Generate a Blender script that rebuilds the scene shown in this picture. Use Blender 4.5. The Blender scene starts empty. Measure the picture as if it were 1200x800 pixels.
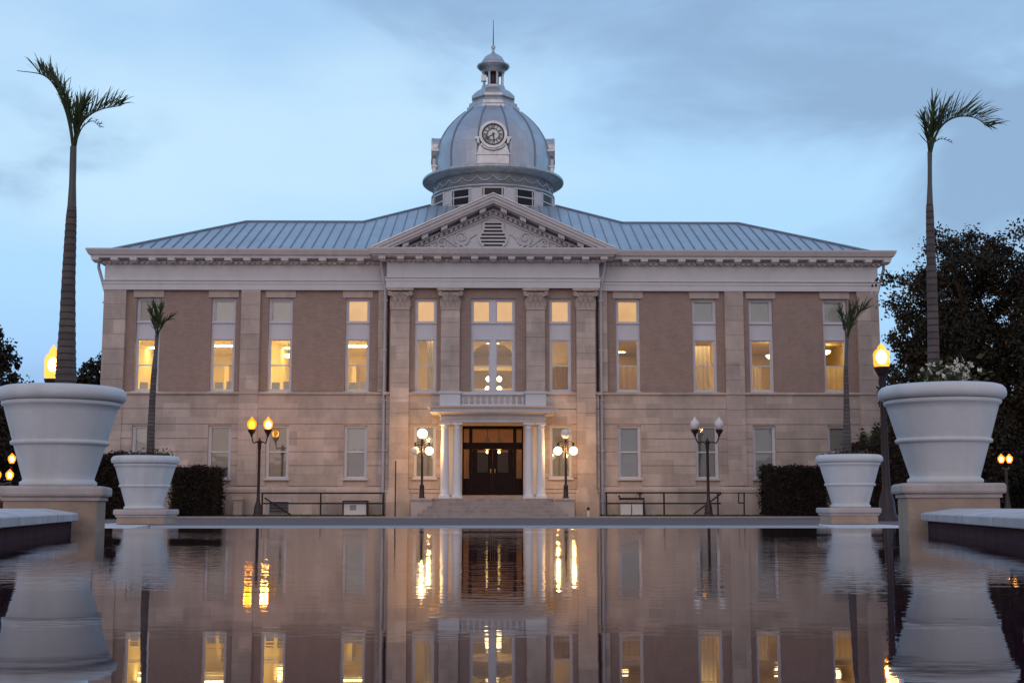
import bpy, math, random
import numpy as np
from mathutils import Vector, Matrix
random.seed(7); rng = np.random.default_rng(7)
R = math.radians; PI = math.pi
scene = bpy.context.scene
COL = scene.collection

# ------------------------------------------------------------------ camera geometry
F = 1500.0 / 1200.0            # focal length in image widths
PITCH = math.atan(193.5 / 1500); YAW = 0.016
CAM = Vector((0.08, 0.0, 0.184))
_f = Vector((math.sin(YAW) * math.cos(PITCH), math.cos(YAW) * math.cos(PITCH), math.sin(PITCH)))
_r = Vector((math.cos(YAW), -math.sin(YAW), 0)); _u = _r.cross(_f)
def pt(px, py, Y):             # point of the view ray at depth Y (photo pixels 1200x800)
    d = _f + _r * ((px - 600) / 1500) + _u * ((400 - py) / 1500)
    return CAM + d * (Y / d.y)
BY = 55.0; ZG = -0.22          # facade plane, ground level
def Z(py, yl=-0.12): return pt(577, py, BY + yl).z - ZG       # building-local height
def X(half, py, yl=-0.12):                                    # building-local half width
    a = pt(577.5 - half, py, BY + yl).x; b = pt(577.5 + half, py, BY + yl).x
    return (b - a) / 2

# ------------------------------------------------------------------ materials
def new_mat(name):
    m = bpy.data.materials.new(name); m.use_nodes = True
    nt = m.node_tree; nt.nodes.clear()
    out = nt.nodes.new('ShaderNodeOutputMaterial')
    return m, nt, out
def L(nt, a, b): nt.links.new(a, b)
def N(nt, t, **kw):
    n = nt.nodes.new(t)
    for k, v in kw.items(): setattr(n, k, v)
    return n
def rgb(c): return (c[0], c[1], c[2], 1)
def mat(name, col, rough=0.6, metal=0.0, var=0.12, scale=3.0, bump=0.0, bscale=40.0, stain=0.0, col2=None, spec=0.5, stretch=(1, 1, 1)):
    m, nt, out = new_mat(name)
    b = N(nt, 'ShaderNodeBsdfPrincipled'); L(nt, b.outputs[0], out.inputs[0])
    b.inputs['Roughness'].default_value = rough; b.inputs['Metallic'].default_value = metal
    b.inputs['Specular IOR Level'].default_value = spec
    tc = N(nt, 'ShaderNodeTexCoord'); mp = N(nt, 'ShaderNodeMapping'); mp.inputs['Scale'].default_value = stretch
    L(nt, tc.outputs['Object'], mp.inputs[0])
    no = N(nt, 'ShaderNodeTexNoise'); no.inputs['Scale'].default_value = scale; no.inputs['Detail'].default_value = 6
    no.inputs['Roughness'].default_value = 0.65
    L(nt, mp.outputs[0], no.inputs['Vector'])
    rp = N(nt, 'ShaderNodeValToRGB')
    c2 = col2 or tuple(c * (1 + var) for c in col)
    rp.color_ramp.elements[0].position = 0.32; rp.color_ramp.elements[1].position = 0.68
    rp.color_ramp.elements[0].color = rgb(tuple(c * (1 - var) for c in col)); rp.color_ramp.elements[1].color = rgb(c2)
    L(nt, no.outputs['Fac'], rp.inputs[0]); last = rp.outputs[0]
    if stain:
        s = N(nt, 'ShaderNodeTexNoise'); s.inputs['Scale'].default_value = 1.3; s.inputs['Detail'].default_value = 8
        mp2 = N(nt, 'ShaderNodeMapping'); mp2.inputs['Scale'].default_value = (2.5, 2.5, .45)
        L(nt, tc.outputs['Object'], mp2.inputs[0]); L(nt, mp2.outputs[0], s.inputs['Vector'])
        r2 = N(nt, 'ShaderNodeMapRange'); r2.inputs[1].default_value = .5; r2.inputs[2].default_value = .8
        r2.inputs[3].default_value = 0; r2.inputs[4].default_value = stain
        L(nt, s.outputs['Fac'], r2.inputs[0])
        mx = N(nt, 'ShaderNodeMixRGB'); L(nt, r2.outputs[0], mx.inputs[0]); L(nt, last, mx.inputs[1])
        mx.inputs[2].default_value = rgb(tuple(c * .42 for c in col)); last = mx.outputs[0]
    L(nt, last, b.inputs['Base Color'])
    if bump:
        n2 = N(nt, 'ShaderNodeTexNoise'); n2.inputs['Scale'].default_value = bscale; n2.inputs['Detail'].default_value = 5
        L(nt, mp.outputs[0], n2.inputs['Vector'])
        bp = N(nt, 'ShaderNodeBump'); bp.inputs['Strength'].default_value = bump; bp.inputs['Distance'].default_value = .02
        L(nt, n2.outputs['Fac'], bp.inputs['Height']); L(nt, bp.outputs[0], b.inputs['Normal'])
    return m
def brick_mat(name, c1, c2, mortar, w, h, msize, rough=.8, var=.25, offset=.5, bump=.0, nscale=1.2, axis='xz'):
    m, nt, out = new_mat(name)
    b = N(nt, 'ShaderNodeBsdfPrincipled'); L(nt, b.outputs[0], out.inputs[0]); b.inputs['Roughness'].default_value = rough
    tc = N(nt, 'ShaderNodeTexCoord'); sp = N(nt, 'ShaderNodeSeparateXYZ'); cb = N(nt, 'ShaderNodeCombineXYZ')
    L(nt, tc.outputs['Object'], sp.inputs[0])
    ad = N(nt, 'ShaderNodeMath', operation='ADD'); L(nt, sp.outputs['X'], ad.inputs[0]); L(nt, sp.outputs['Y'], ad.inputs[1])
    a2 = N(nt, 'ShaderNodeMath', operation='ADD'); a2.inputs[1].default_value = 107.37; L(nt, ad.outputs[0], a2.inputs[0]); L(nt, a2.outputs[0], cb.inputs['X']); L(nt, sp.outputs['Z'], cb.inputs['Y'])
    br = N(nt, 'ShaderNodeTexBrick'); br.offset = offset
    br.inputs['Color1'].default_value = rgb(c1); br.inputs['Color2'].default_value = rgb(c2); br.inputs['Mortar'].default_value = rgb(mortar)
    br.inputs['Scale'].default_value = 1; br.inputs['Brick Width'].default_value = w; br.inputs['Row Height'].default_value = h
    br.inputs['Mortar Size'].default_value = msize; br.inputs['Bias'].default_value = 0
    L(nt, cb.outputs[0], br.inputs['Vector'])
    no = N(nt, 'ShaderNodeTexNoise'); no.inputs['Scale'].default_value = nscale; no.inputs['Detail'].default_value = 9; no.inputs['Roughness'].default_value = .7
    mp = N(nt, 'ShaderNodeMapping'); mp.inputs['Scale'].default_value = (1, 1, .55)
    L(nt, tc.outputs['Object'], mp.inputs[0]); L(nt, mp.outputs[0], no.inputs['Vector'])
    mr = N(nt, 'ShaderNodeMapRange'); mr.inputs[1].default_value = .3; mr.inputs[2].default_value = .7
    mr.inputs[3].default_value = 1 - var; mr.inputs[4].default_value = 1 + var * .6
    L(nt, no.outputs['Fac'], mr.inputs[0])
    mx = N(nt, 'ShaderNodeMixRGB', blend_type='MULTIPLY'); mx.inputs[0].default_value = 1
    L(nt, br.outputs['Color'], mx.inputs[1]); L(nt, mr.outputs[0], mx.inputs[2]); L(nt, mx.outputs[0], b.inputs['Base Color'])
    return m
def emit(name, col, s, base=(.8, .8, .8)):
    m, nt, out = new_mat(name)
    b = N(nt, 'ShaderNodeBsdfPrincipled'); L(nt, b.outputs[0], out.inputs[0])
    b.inputs['Base Color'].default_value = rgb(base); b.inputs['Roughness'].default_value = .3
    b.inputs['Emission Color'].default_value = rgb(col); b.inputs['Emission Strength'].default_value = s
    return m
def glass_mat(name, tint=(1, 1, 1), refl=1.0):
    m, nt, out = new_mat(name)
    t = N(nt, 'ShaderNodeBsdfTransparent'); t.inputs[0].default_value = rgb(tint)
    g = N(nt, 'ShaderNodeBsdfGlossy'); g.inputs['Roughness'].default_value = .015; g.inputs[0].default_value = rgb((refl,) * 3)
    fr = N(nt, 'ShaderNodeFresnel'); fr.inputs[0].default_value = 1.75
    tc = N(nt, 'ShaderNodeTexCoord'); no = N(nt, 'ShaderNodeTexNoise'); no.inputs['Scale'].default_value = 1.1
    L(nt, tc.outputs['Object'], no.inputs['Vector'])
    bp = N(nt, 'ShaderNodeBump'); bp.inputs['Strength'].default_value = .25; bp.inputs['Distance'].default_value = .01
    L(nt, no.outputs['Fac'], bp.inputs['Height']); L(nt, bp.outputs[0], g.inputs['Normal'])
    mx = N(nt, 'ShaderNodeMixShader'); L(nt, fr.outputs[0], mx.inputs[0]); L(nt, t.outputs[0], mx.inputs[1]); L(nt, g.outputs[0], mx.inputs[2])
    L(nt, mx.outputs[0], out.inputs[0]); return m
def leaf_mat(name, c1, c2, scale=1.5, rough=.6, trans=.25):
    m, nt, out = new_mat(name)
    b = N(nt, 'ShaderNodeBsdfPrincipled'); b.inputs['Roughness'].default_value = rough; b.inputs['Specular IOR Level'].default_value = .3
    tc = N(nt, 'ShaderNodeTexCoord'); no = N(nt, 'ShaderNodeTexNoise'); no.inputs['Scale'].default_value = scale; no.inputs['Detail'].default_value = 4
    L(nt, tc.outputs['Object'], no.inputs['Vector'])
    rp = N(nt, 'ShaderNodeValToRGB'); rp.color_ramp.elements[0].position = .35; rp.color_ramp.elements[1].position = .65
    rp.color_ramp.elements[0].color = rgb(c1); rp.color_ramp.elements[1].color = rgb(c2)
    L(nt, no.outputs['Fac'], rp.inputs[0]); L(nt, rp.outputs[0], b.inputs['Base Color'])
    t = N(nt, 'ShaderNodeBsdfTranslucent'); L(nt, rp.outputs[0], t.inputs[0])
    mx = N(nt, 'ShaderNodeMixShader'); mx.inputs[0].default_value = trans
    L(nt, b.outputs[0], mx.inputs[1]); L(nt, t.outputs[0], mx.inputs[2]); L(nt, mx.outputs[0], out.inputs[0]); return m

M = {}
M['stone'] = brick_mat('limestone', (.43, .362, .328), (.58, .49, .44), (.42, .355, .32), 1.15, .6, .004, .85, .27)
M['stone_plain'] = mat('limestone_plain', (.50, .42, .38), .85, var=.1, scale=2, stain=.35)
M['brick'] = brick_mat('tan_brick', (.295, .212, .183), (.345, .25, .215), (.35, .275, .24), .24, .085, .012, .9, .13, nscale=2.2)
M['trim'] = mat('painted_trim', (.57, .55, .57), .6, var=.05, scale=1.5, stain=.25)
M['frieze'] = mat('painted_frieze', (.62, .62, .65), .6, var=.05, scale=1.1, stain=.12)
M['white'] = mat('white_paint', (.72, .73, .76), .5, var=.03, scale=4)
M['frame'] = mat('window_paint', (.60, .61, .68), .5, var=.04, scale=4)
M['roof'] = mat('standing_seam_metal', (.42, .48, .54), .40, .55, var=.1, scale=.8)
M['seam'] = mat('roof_seam', (.22, .27, .33), .45, .4, var=.1)
M['dome'] = brick_mat('dome_sheet_metal', (.44, .47, .52), (.52, .55, .60), (.36, .39, .43), .9, .62, .006, .42, .14)
M['dome'].node_tree.nodes['Principled BSDF'].inputs['Metallic'].default_value = .75
M['dometrim'] = mat('dome_trim_metal', (.48, .50, .53), .38, .7, var=.16, scale=2.5)
M['domedark'] = mat('weathered_dome_metal', (.44, .46, .47), .42, .65, var=.25, scale=3)
M['black'] = mat('black_metal', (.012, .011, .013), .45, .2, var=.2, scale=8)
M['bronze'] = mat('dark_painted_iron', (.03, .02, .025), .45, .3, var=.2, scale=8)
M['darkwood'] = mat('dark_stained_wood', (.010, .005, .007), .55, var=.3, scale=4, stretch=(6, 6, .5), spec=.12)
M['glass'] = glass_mat('window_glass')
M['glassdark'] = glass_mat('dim_door_glass', (.8, .72, .6), .35)
M['blind'] = mat('pale_roller_blind', (.78, .86, .83), .8, var=.05, scale=2)
M['blindgrey'] = mat('grey_venetian_blind', (.30, .31, .30), .8, var=.12, scale=1.5)
M['blindblue'] = mat('blue_grey_blind', (.56, .63, .67), .8, var=.1, scale=1.2)
M['blindglow'] = None
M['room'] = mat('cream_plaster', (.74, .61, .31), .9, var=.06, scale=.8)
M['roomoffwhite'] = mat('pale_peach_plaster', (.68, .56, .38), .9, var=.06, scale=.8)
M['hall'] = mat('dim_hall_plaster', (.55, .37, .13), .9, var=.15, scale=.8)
def cloth(name, c):
    m = mat(name, c, .9, var=.1, scale=3, stretch=(6, 6, .3)); nt = m.node_tree; p = nt.nodes['Principled BSDF']; t = N(nt, 'ShaderNodeBsdfTranslucent'); t.inputs[0].default_value = rgb(tuple(v * .9 for v in c))
    mx = N(nt, 'ShaderNodeMixShader'); mx.inputs[0].default_value = .6; o = nt.nodes['Material Output']; L(nt, p.outputs[0], mx.inputs[1]); L(nt, t.outputs[0], mx.inputs[2]); L(nt, mx.outputs[0], o.inputs[0]); return m
M['boardgrey'] = mat('grey_partition', (.30, .32, .36), .8, var=.1)
M['curtain'] = cloth('tan_curtain', (.50, .38, .27))
M['curtainpale'] = cloth('pale_curtain', (.72, .64, .48))
M['planter'] = mat('white_glazed_planter', (.60, .605, .615), .62, var=.05, scale=5, bump=.12, bscale=30, stain=.45)
M['pedstone'] = mat('tan_cast_stone', (.40, .30, .235), .85, var=.16, scale=4, bump=.25, bscale=60, stain=.35)
M['capstone'] = mat('pale_cast_stone', (.46, .40, .38), .8, var=.12, scale=5, bump=.25, bscale=60, stain=.3)
M['coping'] = brick_mat('concrete_coping', (.50, .46, .47), (.58, .54, .55), (.2, .18, .18), 1.25, 9, .009, .75, .25, nscale=5)
M['ledge'] = mat('pale_stone_ledge', (.56, .53, .54), .75, var=.14, scale=6, stain=.3)
M['poolwall'] = mat('dark_wet_pool_tile', (.05, .02, .032), .75, var=.4, scale=8, spec=.15)
M['soil'] = mat('planter_soil', (.04, .03, .025), .95, var=.3, scale=20)
M['asphalt'] = mat('asphalt', (.14, .13, .14), .9, var=.18, scale=5, bump=.3, bscale=60, spec=.15)
M['concrete'] = mat('pale_concrete_paving', (.37, .345, .35), .9, var=.12, scale=2.5, bump=.2, bscale=50, stain=.2, spec=.15)
M['steps'] = mat('worn_concrete_steps', (.34, .29, .27), .85, var=.16, scale=2, stain=.5)
M['ground'] = mat('dark_ground', (.05, .048, .04), .95, var=.25, scale=.6)
M['grassm'] = leaf_mat('short_grass', (.03, .05, .012), (.06, .085, .025), 3, .8, .1)
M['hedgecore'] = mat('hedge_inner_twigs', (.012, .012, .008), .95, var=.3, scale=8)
M['hedge'] = leaf_mat('hedge_leaf', (.022, .014, .013), (.042, .03, .02), 2, .7)
M['shrub'] = leaf_mat('shrub_leaf', (.03, .045, .012), (.07, .085, .03), 2, .6)
M['oak'] = leaf_mat('oak_leaf', (.024, .022, .016), (.052, .044, .028), .7, .6, .2)
M['fartree'] = leaf_mat('far_tree_leaf', (.02, .022, .016), (.04, .036, .024), .5, .7, .15)
M['bark'] = mat('dark_bark', (.045, .035, .03), .9, var=.3, scale=6, bump=.5, bscale=12, stretch=(3, 3, .6))
M['palmleaf'] = leaf_mat('palm_leaflet', (.035, .05, .018), (.085, .105, .035), 6, .5, .3)
M['crownshaft'] = mat('palm_crownshaft', (.085, .08, .07), .55, var=.2, scale=8, stretch=(4, 4, .5))
M['petal_red'] = mat('dark_red_petals', (.16, .02, .045), .6, var=.3, scale=20)
M['petal_white'] = mat('cream_petals', (.72, .66, .56), .6, var=.1, scale=20)
M['carred'] = mat('dark_red_car_paint', (.13, .008, .012), .25, var=.05)
M['tyre'] = mat('tyre_rubber', (.015, .015, .016), .85, var=.1)
M['frosted'] = mat('unlit_frosted_globe', (.72, .70, .72), .35, var=.03)
M['lampdim'] = emit('faintly_lit_globe', (1, .72, .45), .12, (.72, .66, .62))
def globe_mat(name, col, st, tint):
    m, nt, out = new_mat(name); e = N(nt, 'ShaderNodeEmission'); e.inputs[0].default_value = rgb(col); e.inputs[1].default_value = st
    t = N(nt, 'ShaderNodeBsdfTransparent'); t.inputs[0].default_value = rgb(tint); a = N(nt, 'ShaderNodeAddShader'); L(nt, e.outputs[0], a.inputs[0]); L(nt, t.outputs[0], a.inputs[1]); L(nt, a.outputs[0], out.inputs[0]); return m
M['lampwhite'] = globe_mat('lit_white_globe', (1, .80, .48), 2.6, (.8, .7, .55))
M['lampamber'] = globe_mat('lit_amber_lantern', (1, .38, .02), 1.05, (.8, .5, .12))
M['lamporange'] = globe_mat('lit_orange_lantern', (1, .31, .03), 1.3, (.85, .6, .3))
M['bulbhot'] = emit('hot_lamp_bulb', (1, .74, .36), 14)
M['bulbamber'] = emit('amber_lamp_bulb', (1, .62, .12), 5)
def bulb(parent, loc, watts, col=(1, .56, .22), size=.07):
    l = bpy.data.lights.new('bulb', 'POINT'); l.energy = watts; l.color = col; l.shadow_soft_size = size; o = bpy.data.objects.new('bulb', l); COL.objects.link(o); o.parent = parent; o.location = loc; return o
def core(parent, c, r, m):
    b_ = MB(); b_.lathe([(.001, c[2] - r * 1.35), (r * .6, c[2] - r * 1.1), (r, c[2] - r * .3), (r * .95, c[2] + r * .5), (r * .5, c[2] + r * 1.2), (.001, c[2] + r * 1.4)], 14, (c[0], c[1])); return b_.build('light_bulb', m, parent)
M['tube_and_fill'] = emit('tube_and_fill_light', (1, .76, .32), 24)
M['hall_fill'] = emit('hall_fill_light', (1, .60, .14), 42)
M['soft_and_fill'] = emit('soft_ceiling_and_fill_light', (1, .71, .34), 14)
M['pend'] = emit('lit_pendant_bowl', (1, .70, .30), 9)
M['dial'] = mat('pale_clock_dial', (.84, .86, .86), .5, var=.05)
def blind_glow():
    m, nt, out = new_mat('self_glowing_orange_blind')
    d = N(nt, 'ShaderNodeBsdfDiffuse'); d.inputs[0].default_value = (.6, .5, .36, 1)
    e = N(nt, 'ShaderNodeEmission'); e.inputs[1].default_value = .52  # the blind's own emission stands in for room light behind it
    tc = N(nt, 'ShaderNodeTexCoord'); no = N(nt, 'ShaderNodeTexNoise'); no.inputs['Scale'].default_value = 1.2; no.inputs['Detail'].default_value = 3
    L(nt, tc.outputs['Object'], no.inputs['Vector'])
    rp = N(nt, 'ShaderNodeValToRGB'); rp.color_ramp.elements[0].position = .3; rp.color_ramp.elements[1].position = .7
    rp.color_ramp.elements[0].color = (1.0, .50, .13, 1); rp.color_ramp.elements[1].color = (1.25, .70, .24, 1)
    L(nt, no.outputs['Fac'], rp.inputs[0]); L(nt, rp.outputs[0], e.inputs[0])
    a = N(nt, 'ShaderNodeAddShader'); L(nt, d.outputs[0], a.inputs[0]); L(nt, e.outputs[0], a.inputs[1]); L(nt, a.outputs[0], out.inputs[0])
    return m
M['blindglow'] = blind_glow()
def water_mat():
    m, nt, out = new_mat('dark_pool_water')
    b = N(nt, 'ShaderNodeBsdfPrincipled'); L(nt, b.outputs[0], out.inputs[0])
    b.inputs['Base Color'].default_value = (.024, .009, .017, 1); b.inputs['Roughness'].default_value = .02
    b.inputs['IOR'].default_value = 1.27; b.inputs['Specular IOR Level'].default_value = .5
    tc = N(nt, 'ShaderNodeTexCoord')
    def noise(sc, stretch, det):
        mp = N(nt, 'ShaderNodeMapping'); mp.inputs['Scale'].default_value = stretch; L(nt, tc.outputs['Object'], mp.inputs[0])
        n = N(nt, 'ShaderNodeTexNoise'); n.inputs['Scale'].default_value = sc; n.inputs['Detail'].default_value = det; n.inputs['Roughness'].default_value = .5
        L(nt, mp.outputs[0], n.inputs['Vector']); return n.outputs['Fac']
    fine = noise(16, (.6, 1.1, 1), 2); mid = noise(2.2, (.5, 1, 1), 2); mask = noise(.45, (.5, 1, 1), 1)
    spw = N(nt, 'ShaderNodeSeparateXYZ'); L(nt, tc.outputs['Object'], spw.inputs[0]); far = N(nt, 'ShaderNodeMapRange', interpolation_type='SMOOTHSTEP'); far.inputs[1].default_value = 1.8; far.inputs[2].default_value = 4.5; far.inputs[3].default_value = .3; far.inputs[4].default_value = 2.1; L(nt, spw.outputs['Y'], far.inputs[0])
    mr = N(nt, 'ShaderNodeMapRange'); mr.inputs[1].default_value = .38; mr.inputs[2].default_value = .66; mr.inputs[3].default_value = .12; mr.inputs[4].default_value = 1
    L(nt, mask, mr.inputs[0])
    mu = N(nt, 'ShaderNodeMath', operation='MULTIPLY'); L(nt, fine, mu.inputs[0]); m2 = N(nt, 'ShaderNodeMath', operation='MULTIPLY'); L(nt, mr.outputs[0], m2.inputs[0]); L(nt, far.outputs[0], m2.inputs[1]); L(nt, m2.outputs[0], mu.inputs[1])
    b1 = N(nt, 'ShaderNodeBump'); b1.inputs['Strength'].default_value = 1; b1.inputs['Distance'].default_value = .00085
    b2 = N(nt, 'ShaderNodeBump'); b2.inputs['Strength'].default_value = 1; b2.inputs['Distance'].default_value = .0005
    L(nt, mid, b2.inputs['Height']); L(nt, mu.outputs[0], b1.inputs['Height']); L(nt, b2.outputs[0], b1.inputs['Normal'])
    L(nt, b1.outputs[0], b.inputs['Normal']); return m
M['water'] = water_mat()

# ------------------------------------------------------------------ mesh helpers
class MB:
    def __init__(s): s.v = []; s.f = []; s.sm = []
    def add(s, vs, fs, smooth=False):
        o = len(s.v); s.v += [tuple(v) for v in vs]
        for f in fs: s.f.append(tuple(i + o for i in f)); s.sm.append(smooth)
        return s
    def box(s, x0, x1, y0, y1, z0, z1):
        return s.add([(x0, y0, z0), (x1, y0, z0), (x1, y1, z0), (x0, y1, z0), (x0, y0, z1), (x1, y0, z1), (x1, y1, z1), (x0, y1, z1)],
                     [(0, 3, 2, 1), (4, 5, 6, 7), (0, 1, 5, 4), (1, 2, 6, 5), (2, 3, 7, 6), (3, 0, 4, 7)])
    def quad(s, a, b, c, d): return s.add([a, b, c, d], [(0, 1, 2, 3)])
    def prism_xz(s, poly, y0, y1):
        n = len(poly)
        return s.add([(x, y0, z) for x, z in poly] + [(x, y1, z) for x, z in poly],
                     [tuple(range(n)), tuple(range(2 * n - 1, n - 1, -1))] + [(i, i + n, (i + 1) % n + n, (i + 1) % n) for i in range(n)])
    def prism_xy(s, poly, z0, z1):
        n = len(poly)
        return s.add([(x, y, z0) for x, y in poly] + [(x, y, z1) for x, y in poly],
                     [tuple(range(n - 1, -1, -1)), tuple(range(n, 2 * n))] + [(i, (i + 1) % n, (i + 1) % n + n, i + n) for i in range(n)])
    def lathe(s, prof, seg=24, c=(0, 0), smooth=True, a0=0.0):
        vs = []; fs = []
        for r, z in prof:
            for k in range(seg):
                a = a0 + 2 * PI * k / seg; vs.append((c[0] + r * math.cos(a), c[1] + r * math.sin(a), z))
        for i in range(len(prof) - 1):
            for k in range(seg):
                k2 = (k + 1) % seg; fs.append((i * seg + k, i * seg + k2, (i + 1) * seg + k2, (i + 1) * seg + k))
        s.add(vs, fs, smooth)
        if prof[0][0] > 1e-4: s.add([vs[k] for k in range(seg)][::-1], [tuple(range(seg))])
        if prof[-1][0] > 1e-4: s.add([vs[(len(prof) - 1) * seg + k] for k in range(seg)], [tuple(range(seg))])
        return s
    def tube(s, pts, rad, seg=8, cap=True):
        pts = [Vector(p) for p in pts]; n = len(pts)
        if not isinstance(rad, (list, tuple)): rad = [rad] * n
        vs = []; ref = None
        for i, p in enumerate(pts):
            t = (pts[min(i + 1, n - 1)] - pts[max(i - 1, 0)]).normalized()
            if ref is None: ref = Vector((1, 0, 0)) if abs(t.x) < .9 else Vector((0, 1, 0))
            a = (ref - t * ref.dot(t)).normalized(); b = t.cross(a); ref = a
            for k in range(seg):
                th = 2 * PI * k / seg; vs.append(p + (a * math.cos(th) + b * math.sin(th)) * rad[i])
        fs = [(i * seg + k, i * seg + (k + 1) % seg, (i + 1) * seg + (k + 1) % seg, (i + 1) * seg + k) for i in range(n - 1) for k in range(seg)]
        s.add(vs, fs, True)
        if cap: s.add(vs[:seg][::-1], [tuple(range(seg))]); s.add(vs[-seg:], [tuple(range(seg))])
        return s
    def bar(s, a, b, w):               # square bar between two points
        return s.tube([a, b], w * .7071, 4)
    def sphere(s, c, r, seg=20, rings=12):
        prof = [(max(1e-5, r * math.sin(PI * i / rings)), c[2] - r * math.cos(PI * i / rings)) for i in range(rings + 1)]
        return s.lathe(prof, seg, (c[0], c[1]))
    def sweep(s, path, prof):          # profile (out, z) swept along an xy path, mitred; out = right of travel
        n = len(path); P = [Vector((p[0], p[1])) for p in path]; offs = []
        for i in range(n):
            ns = []
            if i > 0: d = (P[i] - P[i - 1]).normalized(); ns.append(Vector((d.y, -d.x)))
            if i < n - 1: d = (P[i + 1] - P[i]).normalized(); ns.append(Vector((d.y, -d.x)))
            m = sum(ns, Vector((0, 0))).normalized(); offs.append(m / max(.3, m.dot(ns[0])))
        k = len(prof); vs = []
        for i in range(n):
            for o, z in prof: q = P[i] + offs[i] * o; vs.append((q.x, q.y, z))
        fs = [(i * k + j, i * k + (j + 1) % k, (i + 1) * k + (j + 1) % k, (i + 1) * k + j) for i in range(n - 1) for j in range(k)]
        fs += [tuple(range(k - 1, -1, -1)), tuple((n - 1) * k + j for j in range(k))]
        return s.add(vs, fs)
    def wall(s, x0, x1, z0, z1, y, holes, reveal=.22):   # front sheet with openings and their reveals
        hs = [h for h in holes if h[1] > x0 and h[0] < x1 and h[3] > z0 and h[2] < z1]
        xs = sorted({x0, x1} | {min(max(v, x0), x1) for h in hs for v in h[:2]})
        zs = sorted({z0, z1} | {min(max(v, z0), z1) for h in hs for v in h[2:]})
        inside = lambda x, z: any(h[0] < x < h[1] and h[2] < z < h[3] for h in hs)
        for i in range(len(xs) - 1):
            for j in range(len(zs) - 1):
                if not inside((xs[i] + xs[i + 1]) / 2, (zs[j] + zs[j + 1]) / 2):
                    s.quad((xs[i], y, zs[j]), (xs[i + 1], y, zs[j]), (xs[i + 1], y, zs[j + 1]), (xs[i], y, zs[j + 1]))
        for a, b, c, d in hs:
            c2, d2 = max(c, z0), min(d, z1); Y2 = y + reveal
            s.quad((a, y, c2), (a, y, d2), (a, Y2, d2), (a, Y2, c2)); s.quad((b, y, c2), (b, Y2, c2), (b, Y2, d2), (b, y, d2))
            if c >= z0: s.quad((a, y, c), (a, Y2, c), (b, Y2, c), (b, y, c))
            if d <= z1: s.quad((a, y, d), (b, y, d), (b, Y2, d), (a, Y2, d))
        return s
    def build(s, name, m, parent=None, bevel=0.0, loc=None):
        me = bpy.data.meshes.new(name); me.from_pydata(s.v, [], s.f); me.update()
        me.polygons.foreach_set('use_smooth', s.sm); me.materials.append(m)
        o = bpy.data.objects.new(name, me); COL.objects.link(o)
        if parent: o.parent = parent
        if loc: o.location = loc
        if bevel:
            md = o.modifiers.new('Bevel', 'BEVEL'); md.width = bevel; md.segments = 2; md.limit_method = 'ANGLE'
        return o
def quads_obj(name, C, A, B, m, parent=None):     # many small quads: centre, half axes (numpy)
    n = len(C); v = np.empty((n, 4, 3))
    v[:, 0] = C - A * .25 - B; v[:, 1] = C + A - B * .1; v[:, 2] = C + A * .1 + B; v[:, 3] = C - A
    me = bpy.data.meshes.new(name); me.vertices.add(4 * n); me.vertices.foreach_set('co', v.reshape(-1).astype(np.float32))
    me.loops.add(4 * n); me.loops.foreach_set('vertex_index', np.arange(4 * n, dtype=np.int32))
    me.polygons.add(n); me.polygons.foreach_set('loop_start', np.arange(0, 4 * n, 4, dtype=np.int32))
    me.update(calc_edges=True); me.materials.append(m)
    o = bpy.data.objects.new(name, me); COL.objects.link(o)
    if parent: o.parent = parent
    return o
def rand_axes(n, size, flat=.0):
    a = rng.normal(size=(n, 3)); a[:, 2] *= (1 - flat); a /= np.linalg.norm(a, axis=1)[:, None]
    b = rng.normal(size=(n, 3)); b -= a * (a * b).sum(1)[:, None]; b /= np.linalg.norm(b, axis=1)[:, None]
    s = size * rng.uniform(.6, 1.3, (n, 1)); return a * s, b * s * .55
def tag(o, label=None, cat=None, group=None, kind=None):
    if label: o['label'] = label
    if cat: o['category'] = cat
    if group: o['group'] = group
    if kind: o['kind'] = kind
    return o
def thing(name, label, cat, loc=(0, 0, 0), rz=0, group=None):
    o = bpy.data.objects.new(name, None); COL.objects.link(o); o.location = loc; o.rotation_euler = (0, 0, rz); o.empty_display_size = .2
    return tag(o, label, cat, group)
def copy_tree(o, parent=None):
    c = o.copy(); COL.objects.link(c); c.parent = parent
    for ch in [q for q in COL.objects if q.parent == o]: copy_tree(ch, c)
    return c
def arc(c, r, a0, a1, n, plane='xz', y=0):
    return [(c[0] + r * math.cos(a0 + (a1 - a0) * i / n), y, c[1] + r * math.sin(a0 + (a1 - a0) * i / n)) for i in range(n + 1)]

# ------------------------------------------------------------------ THE COURTHOUSE
CH = thing('courthouse', 'two-storey limestone and tan brick courthouse with silver clock dome and lit windows', 'courthouse', (pt(577.5, 500, BY).x, BY, ZG))
YC = -0.7                                       # central block front
# --- opening rectangles
def hole(cx, w, y0, y1, yl): return (cx - w / 2, cx + w / 2, Z(y1, yl), Z(y0, yl))
W_UP = [(X(158.3, 375) + X(161.1, 529)) / 2, (X(248.7, 375) + X(252.3, 529)) / 2, (X(315.5, 375) + X(319.8, 529)) / 2, (X(403.6, 375) + X(408, 529)) / 2]
WW = X(14.1, 400, 0) * 2; WG = X(13.4, 529) * 2
up_holes = [hole(s * c, WW, 349.5, 459, 0) for c in W_UP for s in (-1, 1)]
gr_holes = [hole(s * c, WG, 498.6, 560, -.12) for c in W_UP for s in (-1, 1)]
CW = X(26, 400, YC) * 2; SW = X(12.8, 400, YC) * 2; SX = X(78.9, 400, YC)
ce_holes = [hole(0, CW, 349.5, 459, YC)] + [hole(s * SX, SW, 349.5, 459, YC) for s in (-1, 1)]
cg_holes = [hole(s * SX, SW, 498.6, 559.5, YC) for s in (-1, 1)]
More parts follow.
